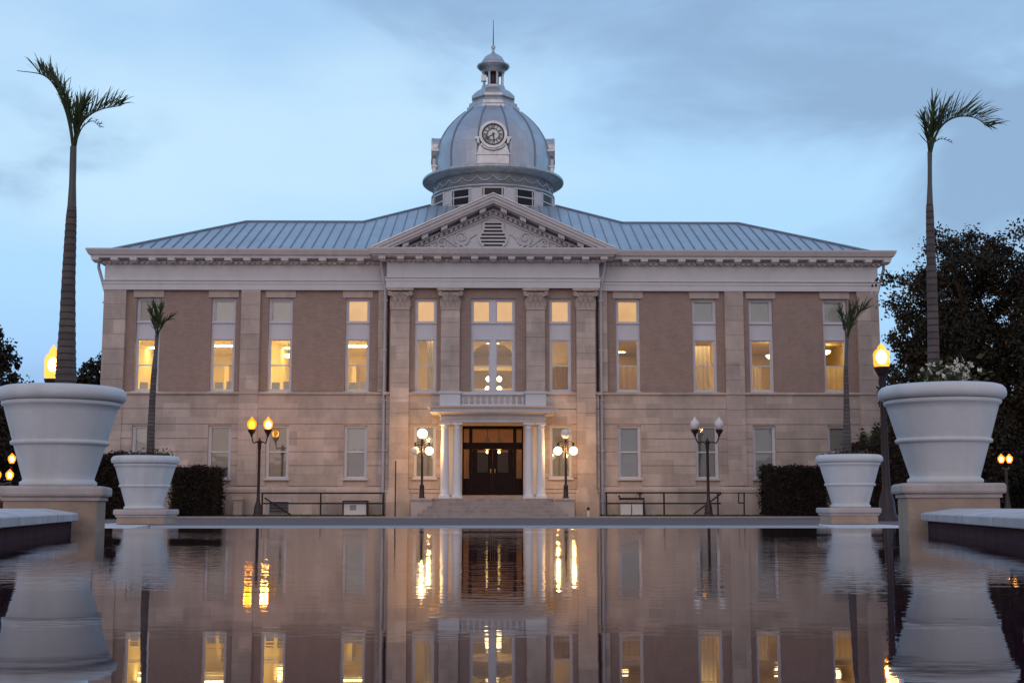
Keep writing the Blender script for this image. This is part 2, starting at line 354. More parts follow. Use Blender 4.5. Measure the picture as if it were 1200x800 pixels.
DZ0, DZ1 = Z(580, YC), Z(498.5, YC); DX = X(35.8, 540, YC)
cg_holes.append((-DX, DX, DZ0, DZ1))
xc = X(123.3, 340, YC)                           # half width of central block
xw = X(451.5, 345, 0)                            # half width of building
z_br0, z_br1 = Z(459.5, 0), Z(340.5, 0)
z_top = Z(303, -.2)
# --- brick panels
b = MB()
for s in (-1, 1):
    xa, xb = sorted((s * (xc - .3), s * (xw - .3)))
    b.wall(xa, xb, z_br0 - .1, z_br1, 0, up_holes, .3)
b.wall(-xc + .1, xc - .1, Z(459, YC), Z(336, YC), YC, ce_holes, .3)
b.build('brick_wall', M['brick'], CH)
# --- limestone base with grooved courses
st = MB(); grooves = MB()
rows = [569.5, 545.4, 529.3, 513.8, 496.9, 479, 462.5]
g = .032
for s in (-1, 1):
    xa, xb = sorted((s * (xc - .3), s * xw))
    grooves.wall(xa, xb, 0, Z(461), -.07, gr_holes, .27)
    for i in range(len(rows) - 1):
        z0, z1 = Z(rows[i]) + g / 2, Z(rows[i + 1]) - g / 2
        # course stands proud of the groove plane: split at the windows
        cuts = sorted([h for h in gr_holes if h[0] > xa and h[1] < xb and h[3] > z0 and h[2] < z1])
        segs = []; x = xa
        for h in cuts: segs.append((x, h[0] - .005)); x = h[1] + .005
        segs.append((x, xb))
        for (a, c) in segs: st.box(a, c, -.12, -.069, z0, z1)
rowsC = [573, 560, 545.4, 529.3, 513.8, 496.9, 479, 462.5]
grooves.wall(-xc, xc, 0, Z(459.2, YC), YC + .05, cg_holes, .3)
for i in range(len(rowsC) - 1):
    z0, z1 = Z(rowsC[i], YC) + g / 2, Z(rowsC[i + 1], YC) - g / 2
    cuts = sorted([h for h in cg_holes if h[3] > z0 and h[2] < z1]); x = -xc; segs = []
    for h in cuts: segs.append((x, h[0] - .005)); x = h[1] + .005
    segs.append((x, xc))
    for (a, c) in segs: st.box(a, c, YC, YC + .051, z0, z1)
st.build('ashlar_wall', M['stone'], CH)
grooves.build('groove_backing', M['stone_plain'], CH)
# base course, water table, belt course (swept round wings and centre)
bt = MB()
for s in (-1, 1):
    p = [(xc + .02, 0), (xw + .02, 0), (xw + .02, 10)] if s > 0 else [(-xw - .02, 10), (-xw - .02, 0), (-xc - .02, 0)]
    bt.sweep(p, [(.0, 0), (.24, 0), (.24, Z(578)), (.0, Z(578))])
    bt.sweep(p, [(.0, Z(578) + .002), (.20, Z(578) + .002), (.27, Z(576.5)), (.27, Z(573)), (.17, Z(570)), (.0, Z(570))])
    bt.sweep(p, [(.0, Z(463)), (.16, Z(463)), (.22, Z(462)), (.22, Z(460.5)), (.15, Z(459.4)), (0, Z(459.4))])
pc = [(-xc - .01, 0), (-xc - .01, YC), (xc + .01, YC), (xc + .01, 0)]
bt.sweep(pc, [(.0, Z(463, YC)), (.05, Z(463, YC)), (.13, Z(462, YC)), (.13, Z(460.5, YC)), (.05, Z(459.2, YC)), (0, Z(459.2, YC))])
for s in (-1, 1):
    a, c = sorted((s * (DX + .9), s * (xc + .005))); bt.box(a, c, YC - .12, YC + .04, 0, Z(577, YC)); bt.box(a, c, YC - .16, YC + .04, Z(577, YC) + .002, Z(573.5, YC))
bt.build('base_course', M['stone'], CH)
# --- pilasters
xp = X(282.5, 345); hw = X(11, 345); xo = xw
def pil(x0, x1, yf, z0, z1, n=8, foot=None):
    pl = MB()
    for i in range(n):
        a = z0 + (z1 - z0) * i / n; c = z0 + (z1 - z0) * (i + 1) / n
        pl.box(x0, x1, yf, yf + .3, a + .008, c - .008)
    pl.box(x0 + .015, x1 - .015, yf + .02, yf + .28, z0, z1)
    if foot:
        pl.box(x0 - .1, x1 + .1, YC - .32, YC, 0, foot[0]); pl.box(x0 - .05, x1 + .05, YC - .27, YC, foot[0] + .002, foot[1])
    pl.build('pilaster', M['stone'], CH)
for s in (-1, 1):
    pil(s * xp - hw, s * xp + hw, -.18, Z(569), Z(340.5), 13)
    a, c = sorted((s * X(427.6, 345), s * (xo + .02))); pil(a, c, -.18, Z(569), Z(340.5), 13)
    a, c = sorted((s * (xc + .03), s * X(134.3, 400))); pil(a, c, -.14, Z(459), Z(340.5), 7)
P_OUT, P_IN = X(109, 400, YC - .2), X(50.1, 400, YC - .2); PHW = X(11, 400, YC - .2)
zcap0 = Z(361, YC - .2)
for s in (-1, 1):
    pil(s * P_OUT - PHW, s * P_OUT + PHW, YC - .2, Z(573, YC - .2), zcap0, 12, (Z(579, YC - .3), Z(573, YC - .2)))
    pil(s * P_IN - PHW, s * P_IN + PHW, YC - .2, Z(463, YC - .2), zcap0, 6)
# --- Corinthian capitals
def capital():
    m = MB(); w = PHW; h = Z(337.5, YC - .2) - zcap0
    m.box(-w * .96, w * .96, -.02, .3, 0, h * .8)                    # bell
    m.box(-w * 1.06, w * 1.06, -.05, .3, -.06, 0.0)                  # astragal
    ab = [(-w * 1.42, -.2), (-w * .9, -.12), (0, -.10), (w * .9, -.12), (w * 1.42, -.2), (w * 1.35, .3), (-w * 1.35, .3)]
    m.prism_xy(ab, h * .86, h); m.box(-.09, .09, -.17, 0, h * .84, h * 1.0)
    def leaf(x, z, wd, ht, out):
        sec = [(0, 0, wd), (.35, .25, wd * 1.05), (.75, .5, wd * .95), (1, 1.0, wd * .6), (.9, 1.35, wd * .3)]
        vs = []
        for (t, o, ww) in sec:
            vs += [(x - ww / 2, -.02 - out * o * .6, z + t * ht), (x, -.05 - out * o, z + t * ht), (x + ww / 2, -.02 - out * o * .6, z + t * ht)]
        fs = []
        for i in range(len(sec) - 1): fs += [(3 * i, 3 * i + 1, 3 * i + 4, 3 * i + 3), (3 * i + 1, 3 * i + 2, 3 * i + 5, 3 * i + 4)]
        m.add(vs, fs)
    for k in range(4): leaf(-w * .75 + k * w * .5, 0, w * .44, h * .36, .12)
    for k in range(3): leaf(-w * .55 + k * w * .55, h * .22, w * .46, h * .42, .15)
    for sx in (-1, 1):
        leaf(sx * w * .95, h * .05, w * .3, h * .4, .1)
        sp = [(sx * (w * 1.12 + .11 * (1 - t / 14) * math.cos(t * .75)), -.1 - .0 * t, h * .68 + .11 * (1 - t / 14) * math.sin(t * .75)) for t in range(13)]
        m.tube([(sx * w * .45, -.08, h * .3), (sx * w * .7, -.1, h * .58)] + sp, .035, 5)
        m.tube([(sx * w * .3, -.09, h * .4), (sx * w * .32, -.12, h * .7), (sx * w * .15, -.13, h * .74)], .03, 5)
    return m
cap0 = capital().build('capital', M['stone_plain'], CH)
cap0.location = (-P_OUT, YC - .2, zcap0)
for x in (-P_IN, P_IN, P_OUT):
    c = cap0.copy(); COL.objects.link(c); c.location = (x, YC - .2, zcap0)
# --- entablature: architrave + frieze + cornice
fr = MB(); co = MB()
def entab(path, yf, y_arch0, y_arch1, y_fr1, y_den, y_mod, y_cor, y_top, over):
    z = lambda p: Z(p, yf)
    fr.sweep(path, [(0, z(y_arch0)), (.06, z(y_arch0)), (.06, z(y_arch1 + 4.5)), (.09, z(y_arch1 + 4.4)), (.09, z(y_arch1 + 1.5)), (.15, z(y_arch1 + .6)), (.15, z(y_arch1)), (.03, z(y_arch1) + .01), (.03, z(y_fr1)), (0, z(y_fr1))])
    co.sweep(path, [(0, z(y_fr1) + .002), (.08, z(y_fr1) + .002), (.08, z(y_den) - .05), (.12, z(y_den) - .04), (.12, z(y_den)), (0, z(y_den))])
    zc = Z(y_mod, yf - over * .8)
    zt = Z(y_top, yf - over)
    zm = Z(y_cor, yf - over)
    co.sweep(path, [(0, z(y_den) + .002), (.14, z(y_den) + .002), (.14, zc - .02), (.2, zc), (over - .18, zc), (over - .18, zc + .12), (over - .14, zc + .14), (over - .1, zm + .05), (over, zt - .06), (over, zt), (0, zt)])
    return zc, z(y_den), z(y_fr1), zt
wp = {}
zt_w = None
for s in (-1, 1):
    p = [(-xw, 11.7), (-xw, -.14), (-xc - .05, -.14)] if s < 0 else [(xc + .05, -.14), (xw, -.14), (xw, 11.7)]
    zcW, zdW, zfW, zt_w = entab(p, -.14, 340.6, 329.5, 311.6, 307.5, 302.8, 300, 291.8, .70)
pC = [(-xc, -.13), (-xc, YC - .2), (xc, YC - .2), (xc, -.13)]
zcC, zdC, zfC, zt_c = entab(pC, YC - .2, 337.5, 325.5, 308.2, 304.5, 299.6, 298.4, 289.7, .82)
for s in (-1, 1):                                # soffit behind capitals
    fr.box(-xc + .1, xc - .1, YC - .1, YC + .5, Z(337, YC), Z(330, YC)) if s > 0 else None
mod = MB(); mods = []
def brackets(x0, x1, yf, step, z0, z1):
    n = max(1, round((x1 - x0) / step)); mods.extend([(x0 + (x1 - x0) * i / n, yf, z0, z1) for i in range(n + 1)])
def blocks(x0, x1, yf, step, w, out0, out1, z0, z1):
    n = max(1, round((x1 - x0) / step)); zt = z1 + .035; P = [(x0 - w / 2, zt)]
    for i in range(n + 1):
        x = x0 + (x1 - x0) * i / n; P += [(x - w / 2, z1), (x - w / 2, z0), (x + w / 2, z0), (x + w / 2, z1)]
    P.append((x1 + w / 2, zt)); P = P[1:] if abs(P[0][0] - P[1][0]) < 0 else P
    mod.prism_xz(P[::-1], yf - out1, yf - out0)
for s in (-1, 1):
    a, c = sorted((s * (xc + 1.2), s * (xw + .3)))
    brackets(a, c, -.14, .785, zcW - .17, zcW - .003)
    a, c = sorted((s * (xc + .2), s * (xw + .05)))
    blocks(a, c, -.14, .235, .13, .122, .2, zfW + .02, zdW - .07)
brackets(-xc - .2, xc + .2, YC - .2, .785, zcC - .17, zcC - .003)
blocks(-xc - .02, xc + .02, YC - .2, .235, .13, .122, .2, zfC + .02, zdC - .07)
fr.build('frieze', M['frieze'], CH)
CO = co.build('cornice', M['trim'], CH)
mod.build('dentil_course', M['trim'], CO)
m0 = None
for (x, yf, z0_, z1_) in mods:
    if m0 is None:
        q = MB(); hh = z1_ - z0_; q.prism_xy([(-.15, -.62), (.15, -.62), (.15, -.142), (-.15, -.142)], .045, hh); q.prism_xy([(-.12, -.5), (.12, -.5), (.12, -.142), (-.12, -.142)], 0, .044)
        m0 = q.build('modillion', M['trim'], CO); c = m0
    else: c = m0.copy(); COL.objects.link(c)
    c.location = (x, yf, z0_)
# --- side and back walls
bw = MB()
for s in (-1, 1): bw.quad((s * xw, 0, 0), (s * xw, 11.7, 0), (s * xw, 11.7, zt_w - .1), (s * xw, 0, zt_w - .1))
bw.quad((-xw, 11.7, 0), (xw, 11.7, 0), (xw, 11.7, zt_w - .1), (-xw, 11.7, zt_w - .1))
for s in (-1, 1): bw.quad((s * xc, 0.05, Z(459, 0)), (s * xc, YC + .02, Z(459, 0)), (s * xc, YC + .02, zt_c - .3), (s * xc, .05, zt_c - .3)); bw.quad((s * xc, 0.05, 0), (s * xc, YC + .02, 0), (s * xc, YC + .02, Z(459, 0)), (s * xc, .05, Z(459, 0)))
bw.build('side_wall', M['stone'], CH)
# --- roof
ye = -.1; ze = zt_w + .01; yt = 9.2; zt = Z(241.5, yt); slope = (zt - ze) / (yt - ye)
lo, hi = 1.0, 9.0
for _ in range(50):
    yr = (lo + hi) / 2
    if ze + slope * (yr - ye) < Z(261.3, yr): lo = yr
    else: hi = yr
zr = ze + slope * (yr - ye)
xcn = xw + .02; xr = X(288, 261.3, yr); xb_ = X(152, 261.3, yr); xt = X(73.5, 241.5, yt)
ybk = 2 * yr - ye
rf = MB()
rf.add([(-xcn, ye, ze), (xcn, ye, ze), (xr, yr, zr), (xb_, yr, zr), (xt, yt, zt), (-xt, yt, zt), (-xb_, yr, zr), (-xr, yr, zr)], [tuple(range(8))])
for s in (-1, 1):
    rf.add([(s * xcn, ye, ze), (s * xcn, ybk, ze), (s * xr, yr, zr)], [(0, 1, 2)])
    rf.add([(s * xcn, ybk, ze), (s * xb_, ybk, ze), (s * xb_, yr, zr), (s * xr, yr, zr)], [(0, 1, 2, 3)])
    rf.add([(s * xb_, yr, zr), (s * xt, yt, zt), (s * xt, 24 - yt, zt), (s * xb_, 24 - yr, zr)], [(0, 1, 2, 3)])
rf.add([(-xt, yt, zt), (xt, yt, zt), (xt, 24 - yt, zt), (-xt, 24 - yt, zt)], [(0, 1, 2, 3)])
RF = rf.build('roof', M['roof'], CH)
sm = MB()
def yend(x):
    x = abs(x)
    if x > xr: return ye + (yr - ye) * (xcn - x) / (xcn - xr)
    if x > xb_: return yr
    if x > xt: return yr + (yt - yr) * (xb_ - x) / (xb_ - xt)
    return yt
n = int(xcn / .47)
for i in range(-n, n + 1):
    x = i * .47; y1 = yend(x)
    if y1 - ye > .25:
        a = Vector((x, ye + .03, ze + slope * .03)); c = Vector((x, y1, ze + slope * (y1 - ye)))
        up = Vector((0, 0, .05)); w = Vector((.014, 0, 0))
        sm.add([a - w, a + w, c + w, c - w, a - w + up, a + w + up, c + w + up, c - w + up], [(4, 5, 6, 7), (0, 1, 5, 4), (1, 2, 6, 5), (2, 3, 7, 6), (3, 0, 4, 7)])
for s in (-1, 1):
    sm.bar((s * xcn, ye, ze + .03), (s * xr, yr, zr + .03), .09); sm.bar((s * xr, yr, zr + .03), (s * xb_, yr, zr + .03), .09); sm.bar((s * xb_, yr, zr + .03), (s * xt, yt, zt + .03), .09)
sm.build('standing_seam', M['seam'], RF)
# --- pediment
yp = YC - .2 - .80
za = Z(227, yp); xe = X(141, 288.5, yp); z0 = zt_c + .004
PED = MB()
t = .40
sl = (za - z0) / xe
def rake(off_t, off_b, ya, yb, x_end, m):
    for s in (-1, 1):
        q = [(s * x_end, z0 + sl * (xe - x_end) - off_t), (0, za - off_t), (0, za - off_b), (s * x_end, z0 + sl * (xe - x_end) - off_b)]
        m.prism_xz(q if s < 0 else q[::-1], ya, yb)
# top fillet, corona, bed moulds
rake(0, .12, yp, 3, xe - .02, PED); rake(.121, .27, yp + .06, YC, xe - .35, PED); rake(.271, .36, yp + .12, YC, xe - .75, PED)
PEDO = PED.build('pediment', M['trim'], CH)
ty = MB(); d0 = .36
yty = YC - .12
ty.add([(-xe + .9, yty, z0), (xe - .9, yty, z0), (0, yty, za - d0)], [(0, 1, 2)])
ty.build('tympanum', M['frieze'], PEDO)
pm = MB()
for s in (-1, 1):
    nb = 6
    for i in range(nb):
        x = .45 + i * .82; zz = za - sl * x - .37
        q = [(s * (x - .13), zz + sl * .13), (s * (x + .13), zz - sl * .13), (s * (x + .13), zz - sl * .13 - .17), (s * (x - .13), zz + sl * .13 - .17)]
        pm.prism_xz(q if s < 0 else q[::-1], yp + .25, yty)
    for i in range(22):
        x = .12 + i * .21; zz = za - sl * x - .56
        q = [(s * (x - .06), zz + sl * .06), (s * (x + .06), zz - sl * .06), (s * (x + .06), zz - sl * .06 - .14), (s * (x - .06), zz + sl * .06 - .14)]
        if zz > z0 + .25: pm.prism_xz(q if s < 0 else q[::-1], yty - .16, yty)
    q = [(0, za - .50), (s * (xe - 1.5), za - .50 - sl * (xe - 1.5)), (s * (xe - 1.5), za - .56 - sl * (xe - 1.5)), (0, za - .56)]
    pm.prism_xz(q, yty - .2, yty)
    q = [(0, za - .72), (s * (xe - 2.2), za - .72 - sl * (xe - 2.2)), (s * (xe - 2.2), za - .80 - sl * (xe - 2.2)), (0, za - .80)]
    pm.prism_xz(q, yty - .08, yty)
pm.build('bed_moulding', M['trim'], PEDO)
for s in (-1, 1):                                 # carved scrolls
    sc = MB()
    def spiral(cx, cz, r, turns, dirn, a0, tail):
        pts = []
        for k in range(26):
            q = k / 25; a = a0 + dirn * turns * 2 * PI * q; rr = r * (1 - .85 * q); pts.append((s * (cx + rr * math.cos(a)), yty - .05, cz + rr * math.sin(a)))
        sc.tube([(s * tail[0], yty - .03, tail[1])] + pts, [.03] + [.055 * (1 - .4 * k / 25) for k in range(26)], 5)
    spiral(1.38, z0 + .58, .36, 1.6, 1, PI, (.72, z0 + .75)); spiral(2.2, z0 + .38, .24, 1.5, -1, PI * .8, (1.6, z0 + .2)); spiral(2.85, z0 + .2, .14, 1.3, 1, PI, (2.4, z0 + .2))
    for k in range(6):
        a = Vector((s * (1.15 + .28 * k), yty - .03, z0 + .08 + .03 * (k % 2))); sc.tube([a, a + Vector((s * .09, -.03, .12)), a + Vector((s * .2, -.01, .17))], [.05, .07, .02], 5)
    sc.build('carved_scroll', M['frieze'], PEDO)
ve = MB(); vs_ = MB()                             # shield shaped louvre
cz = z0 + .64
def vw(q):                                        # half width of the shield at height q (0 bottom..1 top)
    return .58 * (.35 + .65 * math.sin(min(1, q / .45) * PI / 2)) if q < .5 else .58 * (1 - .33 * min(1, (q - .5) / .25))
vh = 1.24
outl = [(vw(q / 12) + .07, cz - vh / 2 + vh * q / 12) for q in range(13)]
ve.prism_xz([(x, z) for x, z in outl] + [(-x, z) for x, z in outl[::-1]], yty - .1, yty + .05)
VB = ve.build('louvre_vent', M['frieze'], PEDO)
for i in range(8):
    q = (i + .5) / 8; zz = cz - vh / 2 + vh * q; w = vw(q) - .03; vs_.box(-w, w, yty - .112, yty - .102, zz - .045, zz + .03)  # dark strips on the plate stand for the shade between slats
dk = mat('painted_gap_shade', (.02, .016, .018), .8)
vs_.build('louvre_gap_shade', dk, PEDO)
# gable roof behind pediment
gr_ = MB(); yg = ye + (za - ze) / slope
for s in (-1, 1): gr_.add([(0, 2.9, za - .01), (0, yg + .2, za - .01), (s * xe, ye + .05, ze + .02), (s * xe, 2.9 - 3, z0 + .02)], [(0, 1, 2, 3)])
gr_.build('gable_roof', M['roof'], CH)
cap = MB()
for s in (-1, 1):
    q = [(s * (xe + .02), z0 + .0), (0, za + .015), (0, za + .055), (s * (xe + .06), z0 + .04)]
    cap.prism_xz(q, yp - .03, yp + 1.2)
cap.build('rake_flashing', M['dometrim'], PEDO)

# --- windows
def win_obj(cx, w, z0, z1, yl, kind, name='window'):
    """one window: frame (part) with sill, lintel, panes, blinds (sub-parts)"""
    y = yl + .14; f = .085
    m = MB()
    m.box(-w / 2, -w / 2 + f, y, y + .12, z0, z1); m.box(w / 2 - f, w / 2, y, y + .12, z0, z1)
    m.box(-w / 2 + f, w / 2 - f, y, y + .12, z1 - f, z1); m.box(-w / 2 + f, w / 2 - f, y, y + .12, z0, z0 + f * .8)
    panes = []
    if kind['tall']:
        zs1, zs0 = Z(378.0, yl), Z(397.5, yl)       # spandrel
        m.box(-w / 2 + f, w / 2 - f, y + .02, y + .10, zs0 + .05, zs1 - .03)
        m.box(-w / 2 - .02, w / 2 + .02, y - .06, y + .10, zs1 - .03, zs1 + .035)
        m.box(-w / 2 + f, w / 2 - f, y - .01, y + .10, zs0 - .01, zs0 + .05)
        if kind.get('double'):
            m.box(-.13, .13, y - .01, y + .11, z0 + f * .8, zs0 - .01); m.box(-.13, .13, y - .01, y + .11, zs1 + .035, z1 - f)
        zm = Z(428, yl); m.box(-w / 2 + f, w / 2 - f, y + .03, y + .09, zm - .025, zm + .03)
        # sash stiles
        xs = [(-w / 2 + f, w / 2 - f)] if not kind.get('double') else [(-w / 2 + f, -.13), (.13, w / 2 - f)]
        for (a, c) in xs:
            for (za_, zb_) in ((z0 + f * .8, zs0 - .01), (zs1 + .035, z1 - f)):
                m.box(a, a + .045, y + .04, y + .09, za_, zb_); m.box(c - .045, c, y + .04, y + .09, za_, zb_)
                m.box(a + .045, c - .045, y + .04, y + .09, zb_ - .045, zb_); m.box(a + .045, c - .045, y + .04, y + .09, za_, za_ + .05)
    else:
        zm = (z0 + z1) / 2; m.box(-w / 2 + f, w / 2 - f, y + .03, y + .09, zm - .03, zm + .03)
        for a in (-w / 2 + f, w / 2 - f - .04): m.box(a, a + .04, y + .04, y + .09, z0 + .06, z1 - f)
    o = m.build(name, M['frame'], CH, loc=(cx, 0, 0))
    p = MB(); p.quad((-w / 2 + f, y + .075, z0 + .05), (w / 2 - f, y + .075, z0 + .05), (w / 2 - f, y + .075, z1 - f), (-w / 2 + f, y + .075, z1 - f))
    p.build('pane', M[kind.get('glass', 'glass')], o)
    if kind.get('blind'):
        q = MB(); q.box(-w / 2 + .03, w / 2 - .03, y + .17, y + .19, (Z(378, yl) if kind['tall'] else z0 + kind.get('gap', .02)), z1 - .02)
        q.build('blind', M[kind['blind']], o)
    if kind.get('curtain'):
        cu, a, c, za_, zb_ = kind['curtain']; q = MB(); nn = 14
        zA, zB = z0 + (Z(397.5, yl) - z0) * za_, z0 + (Z(397.5, yl) - z0) * zb_
        vs = []; 
        for k in range(nn + 1):
            x = -w / 2 + w * (a + (c - a) * k / nn); yy = y + .26 + .03 * math.sin(k * 1.9)
            vs += [(x, yy, zA), (x, yy, zB)]
        q.add(vs, [(2 * k, 2 * k + 2, 2 * k + 3, 2 * k + 1) for k in range(nn)], True); q.build('curtain', M[cu], o)
    s_ = MB(); s_.box(-w / 2 - .06, w / 2 + .06, yl - .1, y + .02, z0 - .09, z0 - .002); s_.build('sill', M['trim'], o)
    if kind.get('lintel'):
        l_ = MB(); l_.box(-w / 2 - .13, w / 2 + .13, yl - .06, yl + .05, z1 + .003, z1 + .31); l_.build('lintel', M['stone_plain'], o)
    return o
kinds = {(-1, 3): dict(blind='blindgrey'), (-1, 2): dict(blind='blind'), (-1, 1): dict(blind='blind'), (-1, 0): dict(blind='blindglow'),
         (1, 0): dict(blind='blindglow', curtain=('curtain', 0, 1, 0, .5)), (1, 1): dict(blind='blind', curtain=('curtainpale', 0, .78, .0, .9)), (1, 2): dict(blind='blind', curtain=('curtainpale', .0, .55, 0, .5)),
         (1, 3): dict(blind='blind', curtain=('curtainpale', 0, 1, 0, .5))}
for i, c in enumerate(W_UP):
    for s in (-1, 1):
        h = hole(s * c, WW, 349.5, 459, 0); k = dict(tall=True, lintel=True); k.update(kinds[(s, i)])
        win_obj(s * c, WW, h[2], h[3], 0, k)
        h = hole(s * c, WG, 498.6, 560, -.12)
        bl = {(-1, 0): 'blindblue', (1, 0): 'blindblue', (1, 2): 'blindblue', (1, 3): 'blindblue', (-1, 3): 'blindblue'}.get((s, i), 'blindgrey')
        win_obj(s * c, WG, h[2], h[3], -.12, dict(tall=False, blind=bl))
h = ce_holes[0]; win_obj(0, CW, h[2], h[3], YC, dict(tall=True, double=True, blind='blindglow'))
for s in (-1, 1):
    h = hole(s * SX, SW, 349.5, 459, YC); win_obj(s * SX, SW, h[2], h[3], YC, dict(tall=True, blind='blindglow', curtain=('curtainpale', .55, 1, 0, 1) if s < 0 else ('curtain', .0, 1, 0, .5)))
    h = hole(s * SX, SW, 498.6, 559.5, YC); win_obj(s * SX, SW, h[2], h[3], YC, dict(tall=False, blind='blindgrey'))
# --- lit rooms behind the upper windows
def room(x0, x1, y0, y1, z0, z1, m, lights, lm, holes=()):
    r = MB(); r.wall(x0, x1, z0, z1, y0, holes, .02)
    r.quad((x0, y1, z0), (x1, y1, z0), (x1, y1, z1), (x0, y1, z1)); r.quad((x0, y0, z0), (x0, y1, z0), (x0, y1, z1), (x0, y0, z1))
    r.quad((x1, y0, z0), (x1, y0, z1), (x1, y1, z1), (x1, y1, z0)); r.quad((x0, y0, z1), (x0, y1, z1), (x1, y1, z1), (x1, y0, z1)); r.quad((x0, y0, z0), (x1, y0, z0), (x1, y1, z0), (x0, y1, z0))
    o = r.build('room', m, CH)
    l = MB()
    for (a, c, ya, yb) in lights: l.box(a, c, ya, yb, z1 - .05, z1 - .02)
    l.build('ceiling_and_fill_light', lm, o)
    return o
zf, zcl = Z(459, 0) - .75, Z(389.5, 0)
xm = (W_UP[1] + W_UP[2]) / 2
yr0 = .31
for s in (-1, 1):
    for (a, c, soft) in ((xc + .4, xp - .5, s > 0), (xp + .5, xw - .4, s > 0)):
        x0, x1 = sorted((s * a, s * c)); w = x1 - x0
        li = [(x0 + w * .05, x0 + w * .95, .55, .8), (x0 + w * .05, x0 + w * .95, 1.1, 1.3)] + ([(x0 + w * .02, x0 + w * .34, 5.4, 5.65), (x0 + w * .55, x0 + w * .98, 4.6, 4.85)] if not soft else [(x0 + w * .1, x0 + w * .3, 6.8, 6.9)])  # two front rows are added fill, hidden above the window head
        ro = room(x0, x1, yr0, 8.6, zf, zcl, M['roomoffwhite'] if soft else M['room'], li, M['soft_and_fill'] if soft else M['tube_and_fill'], up_holes)
        fu = MB()                                   # partitions / door panels along the back wall and desk boards by the glass
        fu.box(x0 + w * .2, x0 + w * .34, 8.4, 8.59, zf, zf + 2.1); fu.box(x0 + w * .62, x0 + w * .66, 7.0, 8.59, zf, zcl - .6)
        fu.build('partition', M['roomoffwhite'], ro)
        for (bx, by, bd) in ((338, 416, 3.5), (903, 417, 3.0), (968, 412, 4.0)):
            p = pt(bx, by, BY + bd); q = p.x - CH.location.x
            if x0 < q < x1:
                pb = MB(); zz = p.z - ZG; pb.lathe([(.02, zz - .14), (.15, zz - .09), (.22, zz), (.2, zz + .04), (.02, zz + .05)], 14, (q, bd)); pb.build('pendant_bowl', M['pend'], ro)
                pb = MB(); pb.tube([(q, bd, zz + .05), (q, bd, zcl)], .015, 6); pb.build('pendant_stem', M['bronze'], ro)
        if s < 0:
            db = MB()
            for cc in W_UP:
                if x0 < s * cc < x1: db.box(s * cc - .40, s * cc - .06, .5, .56, Z(459, 0) - .3, Z(447, 0)); db.box(s * cc + .1, s * cc + .42, .5, .56, Z(459, 0) - .3, Z(446, 0))
            db.build('desk_screen', M['boardgrey'], ro)
# central court room
ro = room(-xc + .4, xc - .4, YC + .31, 9, zf, zcl, M['roomoffwhite'], [(-3.4, -1.4, -.2, .0), (1.4, 3.4, -.2, .0), (-1.1, 1.1, -.2, .0), (-2, 2, 3.2, 3.5)], M['soft_and_fill'], ce_holes)  # all strips are unseen fill, added to brighten the room and beyond the arch
aw = MB()                                           # wall with an arch
ax, az = 1.0, Z(424, 2.6); n = 16
for s in (-1, 1):
    aw.box(*sorted((s * (ax + .0), s * 3.4)), 2.6, 2.8, zf, az)
top = zcl - .004
ar = [(ax * math.cos(PI * k / n), az + .9 * math.sin(PI * k / n)) for k in range(n + 1)]
for k in range(n):
    (xa, za_), (xb2, zb2) = ar[k], ar[k + 1]; aw.quad((xa, 2.6, za_), (xb2, 2.6, zb2), (xb2, 2.6, top), (xa, 2.6, top)); aw.quad((xa, 2.6, za_), (xa, 2.8, za_), (xb2, 2.8, zb2), (xb2, 2.6, zb2))
for s in (-1, 1): aw.box(*sorted((s * ax, s * 3.4)), 2.6, 2.8, az, top)
aw.box(-1.1, 1.1, 3.0, 3.1, az - .35, az - .1)
aw.box(-1.1, 1.1, 3.2, 3.3, zf, az - 1.15)
aw.build('arch_wall', M['room'], ro)
pb = MB()
for (px, py) in ((572.5, 444), (585, 444), (571.5, 455.5), (585, 455.5)):
    p = pt(px, py, BY + 2.2); pb.sphere((p.x - CH.location.x, 2.2, p.z - ZG), .12, 12, 8)
pb.build('pendant_bowl', M['pend'], ro)
# --- door (dark wood surround, double door, sidelights, transom) and entrance hall
yd = YC + .22; DO = MB(); w = DX
zt_ = DZ1; ztr0 = Z(522.5, YC); zl0 = Z(562.5, YC); zl1 = Z(523, YC)
xs0 = X(24, 540, YC); gl = []
DO.box(-w, -w + .06, yd, yd + .14, DZ0, zt_); DO.box(w - .06, w, yd, yd + .14, DZ0, zt_); DO.box(-w + .06, w - .06, yd, yd + .14, zt_ - .12, zt_)
for s in (-1, 1): DO.box(*sorted((s * xs0, s * (xs0 + .14))), yd - .02, yd + .14, DZ0, zt_ - .12)
DO.box(-w + .06, w - .06, yd - .03, yd + .14, ztr0 - .12, ztr0 + .16)
for s in (-1, 1): DO.box(*sorted((s * (xs0 + .14), s * (w - .06))), yd + .02, yd + .12, DZ0, zl0 + .08)
DOOR = DO.build('door', M['darkwood'], CH)
lf = MB()
for s in (-1, 1):
    a, c = s * .004, s * (xs0 - .01); X0, X1 = sorted((a, c)); zb, ztp = DZ0 + .02, ztr0 - .13; gz0 = Z(553, YC); gz1 = Z(523.5, YC) - .12
    st_ = .2; y0, y1 = yd + .03, yd + .09
    lf.box(X0, X0 + st_, y0, y1, zb, ztp); lf.box(X1 - st_, X1, y0, y1, zb, ztp); lf.box(X0 + st_, X1 - st_, y0, y1, gz1, ztp); lf.box(X0 + st_, X1 - st_, y0, y1, zb, gz0)
    lf.box(X0 + st_ + .05, X1 - st_ - .05, y0 - .02, y1, zb + .25, gz0 - .15)
lf.build('door_leaf', M['darkwood'], DOOR)
